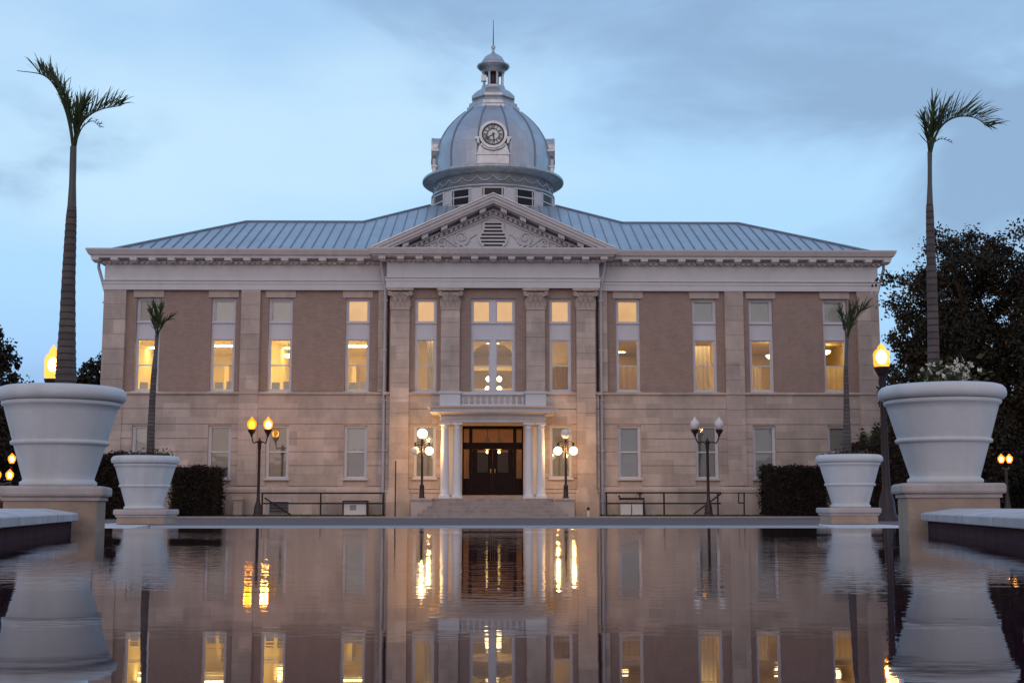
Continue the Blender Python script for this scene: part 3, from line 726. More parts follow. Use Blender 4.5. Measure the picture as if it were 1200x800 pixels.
dg = MB(); dg.quad((-w + .06, yd + .06, DZ0 + .3), (w - .06, yd + .06, DZ0 + .3), (w - .06, yd + .06, zt_ - .12), (-w + .06, yd + .06, zt_ - .12)); dg.build('door_pane', M['glassdark'], DOOR)
dh = MB()
for s in (-1, 1): dh.tube([(s * .09, yd - .04, Z(554, YC)), (s * .09, yd - .05, Z(551.5, YC)), (s * .09, yd - .04, Z(549, YC))], .018, 6)
dh.build('door_handle', mat('brass_handle', (.5, .38, .18), .3, .9), DOOR)
ha = room(-w - .6, w + .6, yd + .16, 4.2, DZ0 - .02, zt_ + .2, M['hall'], [(-1.5, 1.5, -.3, -.15)], M['hall_fill'], cg_holes)  # light strip added out of sight above the door head to brighten the hall
dp = MB(); dp.box(-.95, -.2, 3, 3.06, DZ0, DZ0 + 1.95); dp.box(.2, .95, 3, 3.05, DZ0, DZ0 + 1.95); dp.build('partition', M['darkwood'], ha)
hl = MB(); hc = MB()
for s in (-1, 1):
    p = pt(578 + s * 6.9, 525, BY + .9); q = p.x - CH.location.x; zz = p.z - ZG
    hl.lathe([(.02, zz - .1), (.1, zz - .05), (.12, zz + .02), (.1, zz + .06), (.02, zz + .07)], 14, (q, .9)); hl.sphere((q, .9, zz - .17), .06, 10, 8)
    hc.lathe([(.12, zz + .28), (.02, zz + .5), (.005, zz + .52)], 12, (q, .9)); hc.tube([(q, .9, zz + .07), (q, .9, zt_ + .18)], .012, 6)
hl.build('pendant_bowl', M['pend'], ha); hc.build('pendant_cap', M['bronze'], ha)
# --- portico
yk = -2.9
zf_ = Z(583.6, yk)
PO = MB()
zc1 = Z(495.2, yk); rc = X(5.0, 540, yk)
z_e0, z_e1 = zc1 + .003, Z(485.5, yk - .3)
xo_ = X(61, 490, yk)
pp = [(-xo_, YC - .02), (-xo_, yk - .22), (xo_, yk - .22), (xo_, YC - .02)]
inner = .45
for (a, c, y0, y1) in ((-xo_, xo_, yk - .22, yk + .22), (-xo_, -xo_ + inner, yk + .22, YC), (xo_ - inner, xo_, yk + .22, YC)): PO.box(a, c, y0, y1, z_e0, z_e1)
PO.sweep(pp, [(0, z_e0 + .14), (.03, z_e0 + .14), (.05, z_e0 + .17), (0, z_e0 + .17)])
PO.box(-xo_ + .02, xo_ - .02, yk - .2, YC, z_e1 - .05, z_e1 - .002)
zq0, zq1 = z_e1, Z(475.3, yk - .8)
PO.sweep(pp, [(-.2, zq0), (.08, zq0), (.12, zq0 + .06), (.42, zq0 + .08), (.42, zq0 + .2), (.5, zq1 - .05), (.55, zq1), (-.2, zq1)])
PO.box(-xo_ + .1, xo_ - .1, yk - .1, YC, zq1 - .06, zq1 - .004)
POR = PO.build('portico', M['trim'], CH, bevel=.006)
def column_mesh():
    m = MB(); h = zc1 - zf_
    m.box(-rc * 1.35, rc * 1.35, -rc * 1.35, rc * 1.35, 0, .07)
    prof = [(rc * 1.3, .07), (rc * 1.33, .11), (rc * 1.2, .15), (rc * 1.08, .17), (rc * 1.14, .20), (rc, .24)]
    prof += [(rc * (1 - .16 * (q / 10) ** 1.8), .24 + (h - .5) * q / 10) for q in range(1, 11)]
    prof += [(rc * .92, h - .24), (rc * .92, h - .20), (rc * .84, h - .19), (rc * .86, h - .12), (rc * 1.12, h - .085)]
    m.lathe(prof, 28); m.box(-rc * 1.25, rc * 1.25, -rc * 1.25, rc * 1.25, h - .085, h); return m
c0 = None
for xx in (-X(56.3, 540, yk), -X(42.0, 540, yk), X(42.0, 540, yk), X(56.3, 540, yk)):
    if c0 is None: c0 = column_mesh().build('column', M['white'], POR); c = c0
    else: c = c0.copy(); COL.objects.link(c)
    c.location = (xx, yk, zf_)
for s in (-1, 1):                                   # pilasters against the wall behind the columns
    m = MB(); a = X(41, 540, YC); m.box(*sorted((s * a, s * (a + .38))), YC - .12, YC, DZ0, z_e0 - .01); m.build('wall_pilaster', M['trim'], POR)
# balustrade
yb = yk - .12; zb0, zb1 = zq1 + .003, Z(459.0, yb)
bl = MB(); xin, xout = X(38, 465, yb), X(62, 465, yb)
for s in (-1, 1):
    bl.box(*sorted((s * xin, s * xout)), yb - .28, yb + .3, zb0, zb1 - .09); bl.box(*sorted((s * (xin - .04), s * (xout + .05))), yb - .33, yb + .35, zb1 - .088, zb1)
    bl.box(*sorted((s * xin + s * .1, s * xout)), yb + .3, YC - .02, zb0, zb1 - .12)
bl.box(-xin, xin, yb - .14, yb + .14, zb0, zb0 + .1); bl.box(-xin + .02, xin - .02, yb - .14, yb + .14, zb1 - .13, zb1 - .01)
BAL = bl.build('balustrade', M['frieze'], CH)
bm_ = MB(); zbb, h = zb0 + .1, zb1 - .13 - zb0 - .1
bm_.lathe([(.06, 0), (.06, .04), (.035, .06), (.07, .14), (.078, .2), (.05, .30), (.033, h - .08), (.05, h - .05), (.06, h - .03), (.06, h)], 12)
b0 = None
for k in range(11):
    x = -xin + .1 + (2 * xin - .2) * k / 10
    if b0 is None: b0 = bm_.build('baluster', M['frieze'], BAL); q = b0
    else: q = b0.copy(); COL.objects.link(q)
    q.location = (x, yb, zbb)
bb = MB(); bb.box(-xin + .05, xin - .05, yb + .35, yb + .36, zb0, zb1 - .2)
# --- entrance steps with cheek blocks
sp = MB(); xs_in = X(70.5, 595, -3.5); n = 5
sp.box(-DX - .2, DX + .2, -1.35, YC + .15, zf_ + .002, DZ0 - .004)
sp.box(-xs_in, xs_in, yk - .45, YC + .1, 0, zf_)
for k in range(1, n):
    zz = zf_ * (1 - k / n); wdt = xs_in + .16 * k
    sp.box(-xs_in - (0 if k < 2 else .18 * (k - 1)), xs_in + (0 if k < 2 else .18 * (k - 1)), yk - .45 - .36 * k, yk - .45 - .36 * (k - 1) - .001, 0, zz)
STP = sp.build('steps', M['steps'], CH, bevel=.012)
ckx0, ckx1 = xs_in + .004, X(95, 590, -3)
for s in (-1, 1):
    ck = MB()
    ck.box(*sorted((s * ckx0, s * ckx1)), -3.6, YC - .17, 0, zf_ - .09); ck.box(*sorted((s * ckx0, s * (ckx1 + .05))), -3.66, YC - .17, zf_ - .088, zf_ + .0)
    ck.build('cheek_block', M['stone_plain'], STP, bevel=.012)
# --- basement details
bd = MB()
for (x0, x1) in ((314, 340), (249, 270)):
    p, q = pt(x0, 586, BY - .26), pt(x1, 602, BY - .26); X0, X1 = p.x - CH.location.x, q.x - CH.location.x
    if x0 > 300:
        bd.box(X0, X1, -.275, -.2, q.z - ZG, p.z - ZG)
bd.build('basement_vent', M['trim'], CH)
bs = MB(); p, q = pt(316, 587, BY - .27), pt(338, 601, BY - .27)
for k in range(8):
    z = q.z - ZG + (p.z - q.z) * (k + .5) / 8; bs.box(p.x - CH.location.x, q.x - CH.location.x, -.30, -.277, z - .028, z + .012)
bs.build('basement_louvre', M['bronze'], CH)
# --- downspouts
def spout(x, y, xtop, ytop, z1):
    m = MB(); m.tube([(x, y, .1), (x, y, z1 - 1.35), (xtop, ytop, z1 - .25), (xtop, ytop, z1)], .07, 8)
    for k in range(5): z = .6 + (z1 - 2.4) * k / 4; m.box(x - .1, x + .1, y - .085, y + .1, z, z + .05)
    return m.build('downspout', M['trim'], CH)
for s in (-1, 1):
    spout(s * (xc + .12), -.36, s * (xc + .3), -.55, zcW - .02)
    spout(s * (xw + .12), .35, s * (xw + .45), .3, zcW - .02)
# --- dome
yD = 12.0
DD = BY + yD
def Xd(h, py): return (pt(577.3 + h, py, DD).x - pt(577.3 - h, py, DD).x) / 2
def Zd(py): return pt(577, py, DD).z - ZG
C0 = (0, yD)
dr = MB()
rw = Xd(70.5, 228); zfr = lambda y: pt(577, y, DD - rw).z - ZG
zw0, zw1 = zfr(239.5), zfr(219)
dr.lathe([(Xd(72, 242), zw0 - 1.6), (Xd(72, 242), zw0 - .12), (Xd(73.5, 240), zw0 - .1), (Xd(73.5, 240), zw0 - .02), (rw, zw0 - .01), (rw, zw1 + .06), (Xd(72.2, 219), zw1 + .08), (Xd(72.2, 216), zw1 + .17), (Xd(69.5, 216), zw1 + .2), (Xd(69.5, 216), Zd(214))], 72, C0)
DRUM = dr.build('drum', M['dometrim'], CH)
rg = MB()
rg.lathe([(Xd(69, 218), Zd(220.2)), (Xd(75, 218), Zd(219.4)), (Xd(76, 217), Zd(218.4)), (Xd(80.5, 216), Zd(217.8)), (Xd(82.4, 214), Zd(216.6)), (Xd(82.7, 213), Zd(215.2)), (Xd(82.2, 213), Zd(213.4)), (Xd(80, 212), Zd(212.2)), (Xd(72, 210), Zd(211)), (Xd(67, 207), Zd(208.5))], 96, C0)
rg.build('drum_cornice', M['domedark'], CH)
sw = MB()                                           # garland swags on the drum
rs = Xd(69.8, 216)
for k in range(24):
    pts = []
    for q in range(7):
        a = 2 * PI * (k + q / 6) / 24; pts.append((rs * math.sin(a), yD - rs * math.cos(a), zw1 + .62 - .26 * math.sin(PI * q / 6)))
    sw.tube(pts, .045, 5)
sw.build('swag', M['dometrim'], DRUM)
dm = MB()
prof = [(67.5, 210), (67.6, 200), (67.6, 193), (67.2, 187), (66, 180), (64.2, 174.5), (61.5, 167.5), (58, 160.8), (53.5, 154), (48, 147.5), (42, 141.5), (36.5, 136.8), (33, 134)]
dm.lathe([(Xd(r, y), Zd(y)) for r, y in prof], 96, C0)
DOME = dm.build('dome', M['dome'], CH)
ri = MB()
for k in range(12):
    a = 2 * PI * (k + .5) / 12
    ri.tube([((Xd(r, y) + .01) * math.sin(a), yD - (Xd(r, y) + .01) * math.cos(a), Zd(y)) for r, y in prof], .05, 5)
ri.build('dome_rib', M['seam'], DOME)
cl = MB(); a8 = PI / 8
cl.lathe([(Xd(33.5, 134), Zd(136)), (Xd(33, 131), Zd(131)), (Xd(30.5, 129), Zd(129)), (Xd(30, 127), Zd(125.5)), (Xd(25, 124), Zd(123.5)), (Xd(25.5, 122), Zd(121.5)), (Xd(27, 119), Zd(119)), (Xd(27, 116), Zd(116.3)), (Xd(24.5, 114), Zd(113.5)), (Xd(20, 110), Zd(109.3)), (Xd(16, 107), Zd(107)), (Xd(14.6, 106), Zd(105)), (Xd(14.6, 103), Zd(103)), (Xd(12.6, 103), Zd(102.5)), (.1, Zd(102.5))], 8, C0, False, a8)
LAN = cl.build('lantern', M['dometrim'], CH)
l2 = MB()
l2.lathe([(Xd(12.5, 88), Zd(87.2)), (Xd(13.5, 86), Zd(86)), (Xd(13.5, 84), Zd(83)), (Xd(16, 82), Zd(82)), (Xd(19.3, 80), Zd(79.2)), (Xd(19.3, 78), Zd(77.6)), (Xd(14.5, 76), Zd(75.5)), (Xd(13.3, 73), Zd(72.5)), (Xd(11, 69), Zd(68.7)), (Xd(7.5, 65), Zd(65.8)), (Xd(3, 63), Zd(63.2)), (Xd(1.5, 62), Zd(61)), (Xd(1.4, 60), Zd(59)), (Xd(2.6, 57), Zd(56.5)), (Xd(2.4, 55), Zd(54.5)), (.03, Zd(52.8))], 16, C0, True, a8)
l2.build('cupola', M['dometrim'], LAN)
l3 = MB()
for k in range(8):
    a = a8 + k * PI / 4; r = Xd(11.6, 95); l3.lathe([(.085, Zd(102.4)), (.07, Zd(101)), (.065, Zd(88.5)), (.09, Zd(87.3))], 8, (r * math.cos(a), yD + r * math.sin(a)))
l3.build('lantern_column', M['dometrim'], LAN)
l4 = MB(); l4.lathe([(Xd(6.5, 95), Zd(102.4)), (Xd(6.5, 95), Zd(87))], 10, C0); l4.build('lantern_core', M['bronze'], LAN)  # plain dark core inside the ring of columns
l5 = MB(); p = pt(567, 92, DD - .9); l5.box(p.x - CH.location.x - .14, p.x - CH.location.x + .14, yD - 1.0, yD - .75, p.z - ZG - .16, p.z - ZG + .16); l5.build('loudspeaker_horn', M['dometrim'], LAN)
l6 = MB(); l6.tube([(0, yD, Zd(53)), (0, yD, Zd(23.5))], [.03, .012], 6); l6.build('lightning_rod', M['bronze'], LAN)
# drum windows
def drum_win():
    f = MB(); w = .62; h = zw1 - zw0; t = .07
    f.box(-w, -w + t, -.06, .05, 0, h); f.box(w - t, w, -.06, .05, 0, h); f.box(-w + t, w - t, -.06, .05, h - t, h); f.box(-w + t, w - t, -.06, .05, 0, t); f.box(-w + t, w - t, -.05, .04, h * .5 - .03, h * .5 + .03)
    return f
pane_m = mat('black_louvre_glass', (.014, .016, .018), .2, var=.2, spec=.2)
f0 = None
for k in range(12):
    a = 2 * PI * k / 12
    if f0 is None:
        f0 = drum_win().build('drum_window', M['frieze'], CH); q = MB(); q.box(-.55, .55, -.03, .1, .05, zw1 - zw0 - .05); g0 = q.build('pane', pane_m, f0); f = f0
    else:
        f = f0.copy(); COL.objects.link(f); g_ = g0.copy(); COL.objects.link(g_); g_.parent = f
    f.location = (rw * math.sin(a), yD - rw * math.cos(a), zw0); f.rotation_euler = (0, 0, a)
p0 = None
for k in range(12):                                  # pale panels between the windows
    a = 2 * PI * (k + .5) / 12
    if p0 is None: q = MB(); q.box(-.42, .42, -.05, .06, .05, zw1 - zw0 - .02); q.box(-.3, .3, -.07, -.05, .2, zw1 - zw0 - .18); p0 = q.build('drum_panel', M['frieze'], DRUM); c = p0
    else: c = p0.copy(); COL.objects.link(c)
    c.location = (rw * math.sin(a), yD - rw * math.cos(a), zw0); c.rotation_euler = (0, 0, a)
# clocks
def numeral(m, s, a, r, hgt):
    """Roman numeral made of bars, standing radially on the dial"""
    wd = .021; x = 0; strokes = []
    for ch in s:
        if ch == 'I': strokes.append(((x + .02, 0), (x + .02, 1))); x += .048
        elif ch == 'V': strokes += [((x, 1), (x + .04, 0)), ((x + .08, 1), (x + .04, 0))]; x += .098
        elif ch == 'X': strokes += [((x, 1), (x + .085, 0)), ((x + .085, 1), (x, 0))]; x += .105
    wtot = x - .01; c, sn = math.cos(a), math.sin(a)
    def T(u, v): u = u - wtot / 2; v = r + (v - .5) * hgt; return (u * c + v * sn, -u * sn + v * c)
    for k, ((u0, v0), (u1, v1)) in enumerate(strokes):
        d = Vector((u1 - u0, (v1 - v0) * hgt)); nrm = Vector((-d.y, d.x)).normalized() * wd / 2
        P = [T(u0 + nrm.x, v0 + nrm.y / hgt), T(u0 - nrm.x, v0 - nrm.y / hgt), T(u1 - nrm.x, v1 - nrm.y / hgt), T(u1 + nrm.x, v1 + nrm.y / hgt)]
        m.add([(p[0], -.052 - .0006 * k, p[1]) for p in P], [(0, 1, 2, 3)])
def ring(m, r0, r1, y0, y1, n=48):
    vs = []; fs = []
    for k in range(n):
        a = 2 * PI * k / n; c, s = math.cos(a), math.sin(a); vs += [(r0 * c, y0, r0 * s), (r1 * c, y0, r1 * s), (r1 * c, y1, r1 * s), (r0 * c, y1, r0 * s)]
    for k in range(n):
        i, j = 4 * k, 4 * ((k + 1) % n)
        for q in range(4): fs.append((i + q, j + q, j + (q + 1) % 4, i + (q + 1) % 4))
    m.add(vs, fs)
def clock_parts():
    out = []
    rD = .56
    s = MB()                                         # dormer surround: shoulders, sides, hood
    zb_ = Zd(196) - Zd(160)
    s.prism_xz([(-.82, zb_), (.82, zb_), (.82, -.95), (.72, -.62), (.62, -.45), (-.62, -.45), (-.72, -.62), (-.82, -.95)], 0, 1.4)
    n = 20; s.prism_xz([(.70 * math.cos(2 * PI * k / n), .70 * math.sin(2 * PI * k / n)) for k in range(n)], .02, 1.9)
    ring(s, rD + .02, .72, -.07, .05)
    for q in (-1, 1):
        s.box(*sorted((q * .70, q * .92)), -.03, .5, -.22, -.10); s.prism_xz([(q * .72, -.22), (q * .86, -.22), (q * .80, -.40), (q * .70, -.50)], -.02, .4)
        s.tube([(q * .62, -.04, -.55), (q * .45, -.06, -.72), (q * .2, -.06, -.8), (0, -.06, -.84)], .03, 5)
    s.box(-.86, .86, -.05, 1.2, -1.06, -.98)
    out.append(('clock', s, M['dometrim']))
    d = MB(); nn = 40; d.add([(rD * math.cos(2 * PI * k / nn), -.02, rD * math.sin(2 * PI * k / nn)) for k in range(nn)], [tuple(range(nn))]); out.append(('dial', d, M['dial']))
    r_ = MB(); ring(r_, rD - .05, rD + .022, -.075, -.022); ring(r_, .285, .315, -.05, -.022); out.append(('dial_ring', r_, M['black']))
    nu = MB()
    for k, t_ in enumerate(['XII', 'I', 'II', 'III', 'IIII', 'V', 'VI', 'VII', 'VIII', 'IX', 'X', 'XI']): numeral(nu, t_, 2 * PI * k / 12, .40, .16)
    out.append(('numerals', nu, M['black']))
    hd = MB()
    for (a, ln, w) in ((R(170), .40, .06), (R(240), .50, .045)):
        c, sn = math.cos(a), math.sin(a)
        T = lambda u, v: (u * c + v * sn, -u * sn + v * c)
        P = [T(-w / 2, -.1), T(w / 2, -.1), T(w / 2, ln * .8), T(0, ln), T(-w / 2, ln * .8)]
        yy = -.06 if ln < .45 else -.07
        hd.add([(p[0], yy, p[1]) for p in P] + [(p[0], yy + .006, p[1]) for p in P], [(0, 1, 2, 3, 4), (9, 8, 7, 6, 5)] + [(i, i + 5, (i + 1) % 5 + 5, (i + 1) % 5) for i in range(5)])
    out.append(('clock_hand', hd, M['black']))
    return out
rC = 3.22; zC = pt(577, 157.8, DD - rC).z - ZG; first = None
for k in range(4):
    a = PI / 2 * k
    if first is None:
        pr = clock_parts(); root = pr[0][1].build('clock', pr[0][2], CH); first = [root]
        for (nm, m, mt) in pr[1:]: first.append(m.build(nm, mt, root))
        c = root
    else:
        c = first[0].copy(); COL.objects.link(c)
        for q in first[1:]: d = q.copy(); COL.objects.link(d); d.parent = c
    c.location = (rC * math.sin(a), yD - rC * math.cos(a), zC); c.rotation_euler = (0, 0, a)

# ------------------------------------------------------------------ SETTING: ground, paving, pool
def sheet(name, poly, z, m, kind='structure', thick=0):
    o = MB()
    if thick: o.prism_xy(poly, z - thick, z)
    else: o.add([(x, y, z) for x, y in poly], [tuple(range(len(poly)))])
    return tag(o.build(name, m), kind=kind)
sheet('ground', [(-900, -300), (900, -300), (900, 1500), (-900, 1500)], ZG - .03, M['ground'])
sheet('pavement', [(-60, -12), (60, -12), (60, 29.2), (-60, 29.2)], ZG - .012, M['concrete'])
sheet('road', [(-90, 29.2), (90, 29.2), (90, 49.2), (-90, 49.2)], ZG - .02, M['asphalt'])
sheet('kerb', [(-90, 49.2), (90, 49.2), (90, 49.4), (-90, 49.4)], ZG + .03, M['concrete'], thick=.1)
sheet('sidewalk', [(-90, 49.4), (90, 49.4), (90, 52.6), (-90, 52.6)], ZG + .02, M['concrete'], thick=.06)
inn = lambda y: 1.17 + .206 * y                     # inner line of the side walls (half width of pool)
WB = -4.0
PX = .16; trap = lambda d, y1: [(PX - inn(WB) - d, WB), (PX + inn(WB) + d, WB), (PX + inn(y1) + d, y1), (PX - inn(y1) - d, y1)]
sheet('pool_floor', trap(.1, 11.29), -.19, M['poolwall'])
wv = MB(); ny = 40
wv.add([(x, y, 0) for x, y in trap(.06, 11.24)], [(0, 1, 2, 3)])
tag(wv.build('water', M['water']), kind='structure')
lip = MB(); lip.sweep([(PX - inn(10.6) - .06, 10.6), (PX - inn(11.29) - .06, 11.29), (PX + inn(11.29) + .06, 11.29), (PX + inn(10.6) + .06, 10.6)], [(-.07, -.26), (.07, -.26), (.07, -.004), (-.07, -.004)])
tag(lip.build('pool_weir', M['poolwall'], bevel=.004), 'dark overflow lip along the far edge of the reflecting pool', 'pool edge')
for s, nm in ((-1, 'left'), (1, 'right')):
    root = thing('pool_wall', f'low dark pool wall with broad pale coping running up to the {nm} large planter', 'pool wall', (0, 0, 0), 0, 'low walls along the pool sides')
    PX = .16; a, c = (PX + s * inn(9.76), 9.76), (PX + s * inn(WB), WB); path = [a, c] if s < 0 else [c, a]
    wl = MB(); wl.sweep(path, [(.05, -.3), (.42, -.3), (.42, .079), (.05, .079)]); wl.build('wall_face', M['poolwall'], root)
    cp = MB(); cp.sweep(path, [(0, .08), (.47, .08), (.47, .165), (.44, .172), (.24, .172), (.03, .142), (0, .132)]); cp.build('coping', M['coping'], root, bevel=.006)
    # slab between the planters
    sl_ = MB(); poly = [(s * 3.5, 11.45), (s * 4.86, 18.8), (s * 5.96, 23), (s * 5.75, 18.6), (s * 5.3, 11.45)]
    if s > 0: poly = poly[::-1]
    sl_.prism_xy(poly, ZG - .02, -.07)
    o = sl_.build('stone_ledge', M['ledge'], bevel=.01)
    tag(o, f'flat pale stone ledge between the large and small planter on the {nm}', 'ledge', 'stone ledges beyond the pool')

# ------------------------------------------------------------------ planters
def pedestal(name, loc, rz, label, z_top, z_bot, k=1.0):
    r = thing(name, label, 'pedestal', loc, rz, 'stone pedestals under the planters'); w = .37 * k; h = z_top - z_bot
    b_ = MB(); b_.box(-w + .03, w - .03, -w + .03, w - .03, 0, h - .083); b_.build('shaft', M['pedstone'], r, bevel=.012)
    m_ = MB(); m_.box(-w + .015, w - .015, -w + .015, w - .015, h - .11, h - .083); m_.build('neck_moulding', M['capstone'], r)
    c_ = MB(); c_.box(-w - .015, w + .015, -w - .015, w + .015, h - .082, h); c_.build('cap', M['capstone'], r, bevel=.022)
    return r
PH = .822
def planter(loc, label):
    r = thing('planter', label, 'planter', loc, random.uniform(0, 6), 'large white flared planters'); r.scale = (.945,) * 3
    p = MB(); p.lathe([(.27, 0), (.300, .0), (.306, .015), (.306, .035), (.285, .05), (.283, .06)] + [(.283 + .088 * q / 6, .06 + .30 * q / 6) for q in range(1, 7)] +
                      [(.371 + .085 * q / 6, .36 + .295 * q / 6) for q in range(1, 7)] + [(.470, .66), (.478, .675), (.472, .695), (.458, .70), (.43, .70), (.43, .74)], 72)
    p.build('bowl', M['planter'], r)
    b_ = MB(); b_.lathe([(.365, .335), (.388, .342), (.394, .357), (.390, .37), (.372, .38), (.36, .38)], 72); b_.build('band', M['planter'], r)
    rm = MB(); rm.lathe([(.44, .70), (.49, .702), (.513, .722), (.520, .752), (.513, .785), (.49, .81), (.46, .82), (.435, .81), (.425, .78), (.425, .70)], 72); rm.build('rim', M['planter'], r)
    s_ = MB(); s_.lathe([(.42, .73), (.2, .75), (.001, .76)], 24); s_.build('soil', M['soil'], r)
    return r
spots = {}
for key, px, py_cap, D, zb, nm in (('ll', 67, 569, 10.15, -.19, 'large left-hand'), ('lr', 1109, 565.5, 10.15, -.19, 'large right-hand'), ('sl', 173, 596.5, 19, -.068, 'small left-hand'), ('sr', 993, 594.5, 19, -.068, 'small right-hand')):
    p = pt(px, py_cap, D - .37); c = pt({'ll': 72.3, 'lr': 1104, 'sl': 173, 'sr': 993}[key], 480, D)
    side = 'left' if 'left' in nm else 'right'; near = key[0] == 'l'
    rz = {'ll': R(11.5), 'lr': R(-11.5)}.get(key, 0)
    pc_ = pt(px, 569, D).x
    pedestal('stone_pedestal', (pc_, D, zb), rz, f"tan stone pedestal under the {side} planter {'standing in the water nearest the camera' if near else 'beyond the pool by the road'}", p.z, zb)
    planter((c.x, D, p.z), f"white flared planter on {side} pedestal {'close to the camera at the pool edge' if near else 'beyond the pool in front of the hedge'}")
    spots[key] = (c.x, D, p.z + .755 * .945)
# ------------------------------------------------------------------ palms
def catmull(P, n):
    P = [Vector(p) for p in P]; P = [P[0] * 2 - P[1]] + P + [P[-1] * 2 - P[-2]]; out = []
    for i in range(1, len(P) - 2):
        for k in range(n):
            t = k / n; a, b_, c, d = P[i - 1], P[i], P[i + 1], P[i + 2]
            out.append(.5 * ((2 * b_) + (c - a) * t + (2 * a - 5 * b_ + 4 * c - d) * t * t + (3 * b_ - a - 3 * c + d) * t ** 3))
    out.append(P[-2]); return out
def frond(m, P, r0, ln, step, style, width, start=.3):
    pts = catmull(P, 10); n = len(pts)
    m.tube(pts, [r0 * (1 - .8 * i / n) for i in range(n)], 5)
    Ls = [0]
    for i in range(1, n): Ls.append(Ls[-1] + (pts[i] - pts[i - 1]).length)
    T = Ls[-1]; d = T * start
    while d < T:
        i = max(1, next((j for j in range(n) if Ls[j] >= d), n - 1)); q = (d - Ls[i - 1]) / max(1e-6, Ls[i] - Ls[i - 1]); p = pts[i - 1].lerp(pts[i], q)
        t = (pts[i] - pts[i - 1]).normalized(); u = (d / T - start) / (1 - start)
        sd = Vector((0, 1, 0)).cross(t)
        if sd.length < .1: sd = Vector((1, 0, 0))
        sd.normalize()
        if sd.z < 0: sd = -sd
        bn = t.cross(sd)
        for sgn in (-1, 1):
            if style == 'upb' and u > .72: continue
            if style != 'brush':                         # leaflets stand off the arched stalk, most of them upward
                dr_ = t * random.uniform(.5, .9) + sd * random.uniform(.1, .75) + bn * sgn * random.uniform(.25, .7) + Vector((0, 0, .25))
                l = ln * random.uniform(.6, 1.1) * (.75 + .35 * u if u < .35 else 1 - .55 * (u - .35))
            else:                                     # plume: leaflets close along the stalk, loosely spread
                dr_ = t * 1.0 + (sd * random.gauss(0, .26) + bn * random.gauss(0, .26)) + Vector((0, 0, .2))
                l = ln * random.uniform(.5, 1.15)
            dr_.normalize()
            wv_ = dr_.cross(Vector((random.gauss(0, 1), random.gauss(0, 1), random.gauss(0, 1)))).normalized() * width * random.uniform(.6, 1.1)
            dz = random.uniform(.05, .3) * l
            c1 = p + dr_ * l * .4; c2 = p + dr_ * l * .75 + Vector((0, 0, -dz * .25)); c3 = p + dr_ * l + Vector((0, 0, -dz * .8))
            m.add([p - wv_ * .4, p + wv_ * .4, c1 + wv_, c1 - wv_, c2 + wv_ * .6, c2 - wv_ * .6, c3], [(0, 1, 2, 3), (3, 2, 4, 5), (5, 4, 6)])
        d += step
def palm(label, D, base, trunk, neck_i, fronds, k=1.0, leafw=.0055):
    b_ = Vector(base); r = thing('palm_tree', label, 'palm', base, 0, 'slender palms in the white planters')
    loc = lambda px, py, dy=0: pt(px, py, D + dy) - b_
    P = [Vector((loc(*trunk[0][:2]).x, 0, -.02))] + [loc(x, y) for x, y, _ in trunk]; rr = [trunk[0][2]] + [q for _, _, q in trunk]
    px = D / 1500
    tr = P[:neck_i + 2]; rt = [q * px for q in rr[:neck_i + 2]]
    def resamp(P_, r_, n, rings=0):
        pts = catmull(P_, n); out = []
        for i in range(len(pts)):
            q = i / n; j = min(int(q), len(r_) - 2); v = r_[j] + (r_[j + 1] - r_[j]) * (q - j); out.append(v * (1 + (rings if i % 3 == 0 else 0)))
        return pts, out
    a, c = resamp(tr, rt, 12, .05); t_ = MB(); t_.tube(a, c, 14); t_.build('trunk', M['bark2'], r)
    a, c = resamp(P[neck_i + 1:], [q * px for q in rr[neck_i + 1:]], 8); t_ = MB(); t_.tube(a, c, 12); t_.build('crownshaft', M['crownshaft'], r)
    for (pts, ln, step, style, rad) in fronds:
        m = MB(); frond(m, [loc(*q) for q in pts], rad, ln * k, step, style, leafw); m.build('frond', M['palmleaf'], r)
    return r
M['bark2'] = brick_mat('ringed_palm_trunk', (.085, .066, .062), (.135, .108, .098), (.045, .034, .032), 30, .055, .007, .85, .3, nscale=9)
palm('tall slender palm in the large left planter, crown split into two tufts', 10.15, spots['ll'],
     [(77.3, 440, 11.8), (77.6, 420, 11), (79, 380, 9.2), (80.3, 330, 7.8), (82, 290, 7), (83.4, 258, 6.2), (84.2, 243, 5.3), (85, 215, 4.1), (85.6, 190, 4.0), (86, 172, 3.8)], 6,
     [([(86, 178, 0), (83, 155, .02), (77, 130, .03), (66, 104, .05), (50, 88, .06), (20, 83, .1)], .26, .008, 'upb', .013),
      ([(86, 178, 0), (83, 145, -.03), (77, 118, -.03), (68, 100, -.05), (60, 90, -.03)], .24, .008, 'brush', .011),
      ([(87, 178, 0), (90, 155, 0), (94, 138, .03), (99, 122, .03)], .22, .006, 'brush', .012),
      ([(87, 178, 0), (93, 150, .05), (104, 136, .08), (120, 128, .1), (142, 124, .1)], .28, .009, 'up', .012),
      ([(86, 178, 0), (88, 155, -.04), (90, 140, -.08), (92, 126, -.1)], .20, .007, 'brush', .01),
      ([(87, 172, 0), (96, 150, -.1), (108, 142, -.15), (118, 150, -.2)], .10, .03, 'up', .007)])
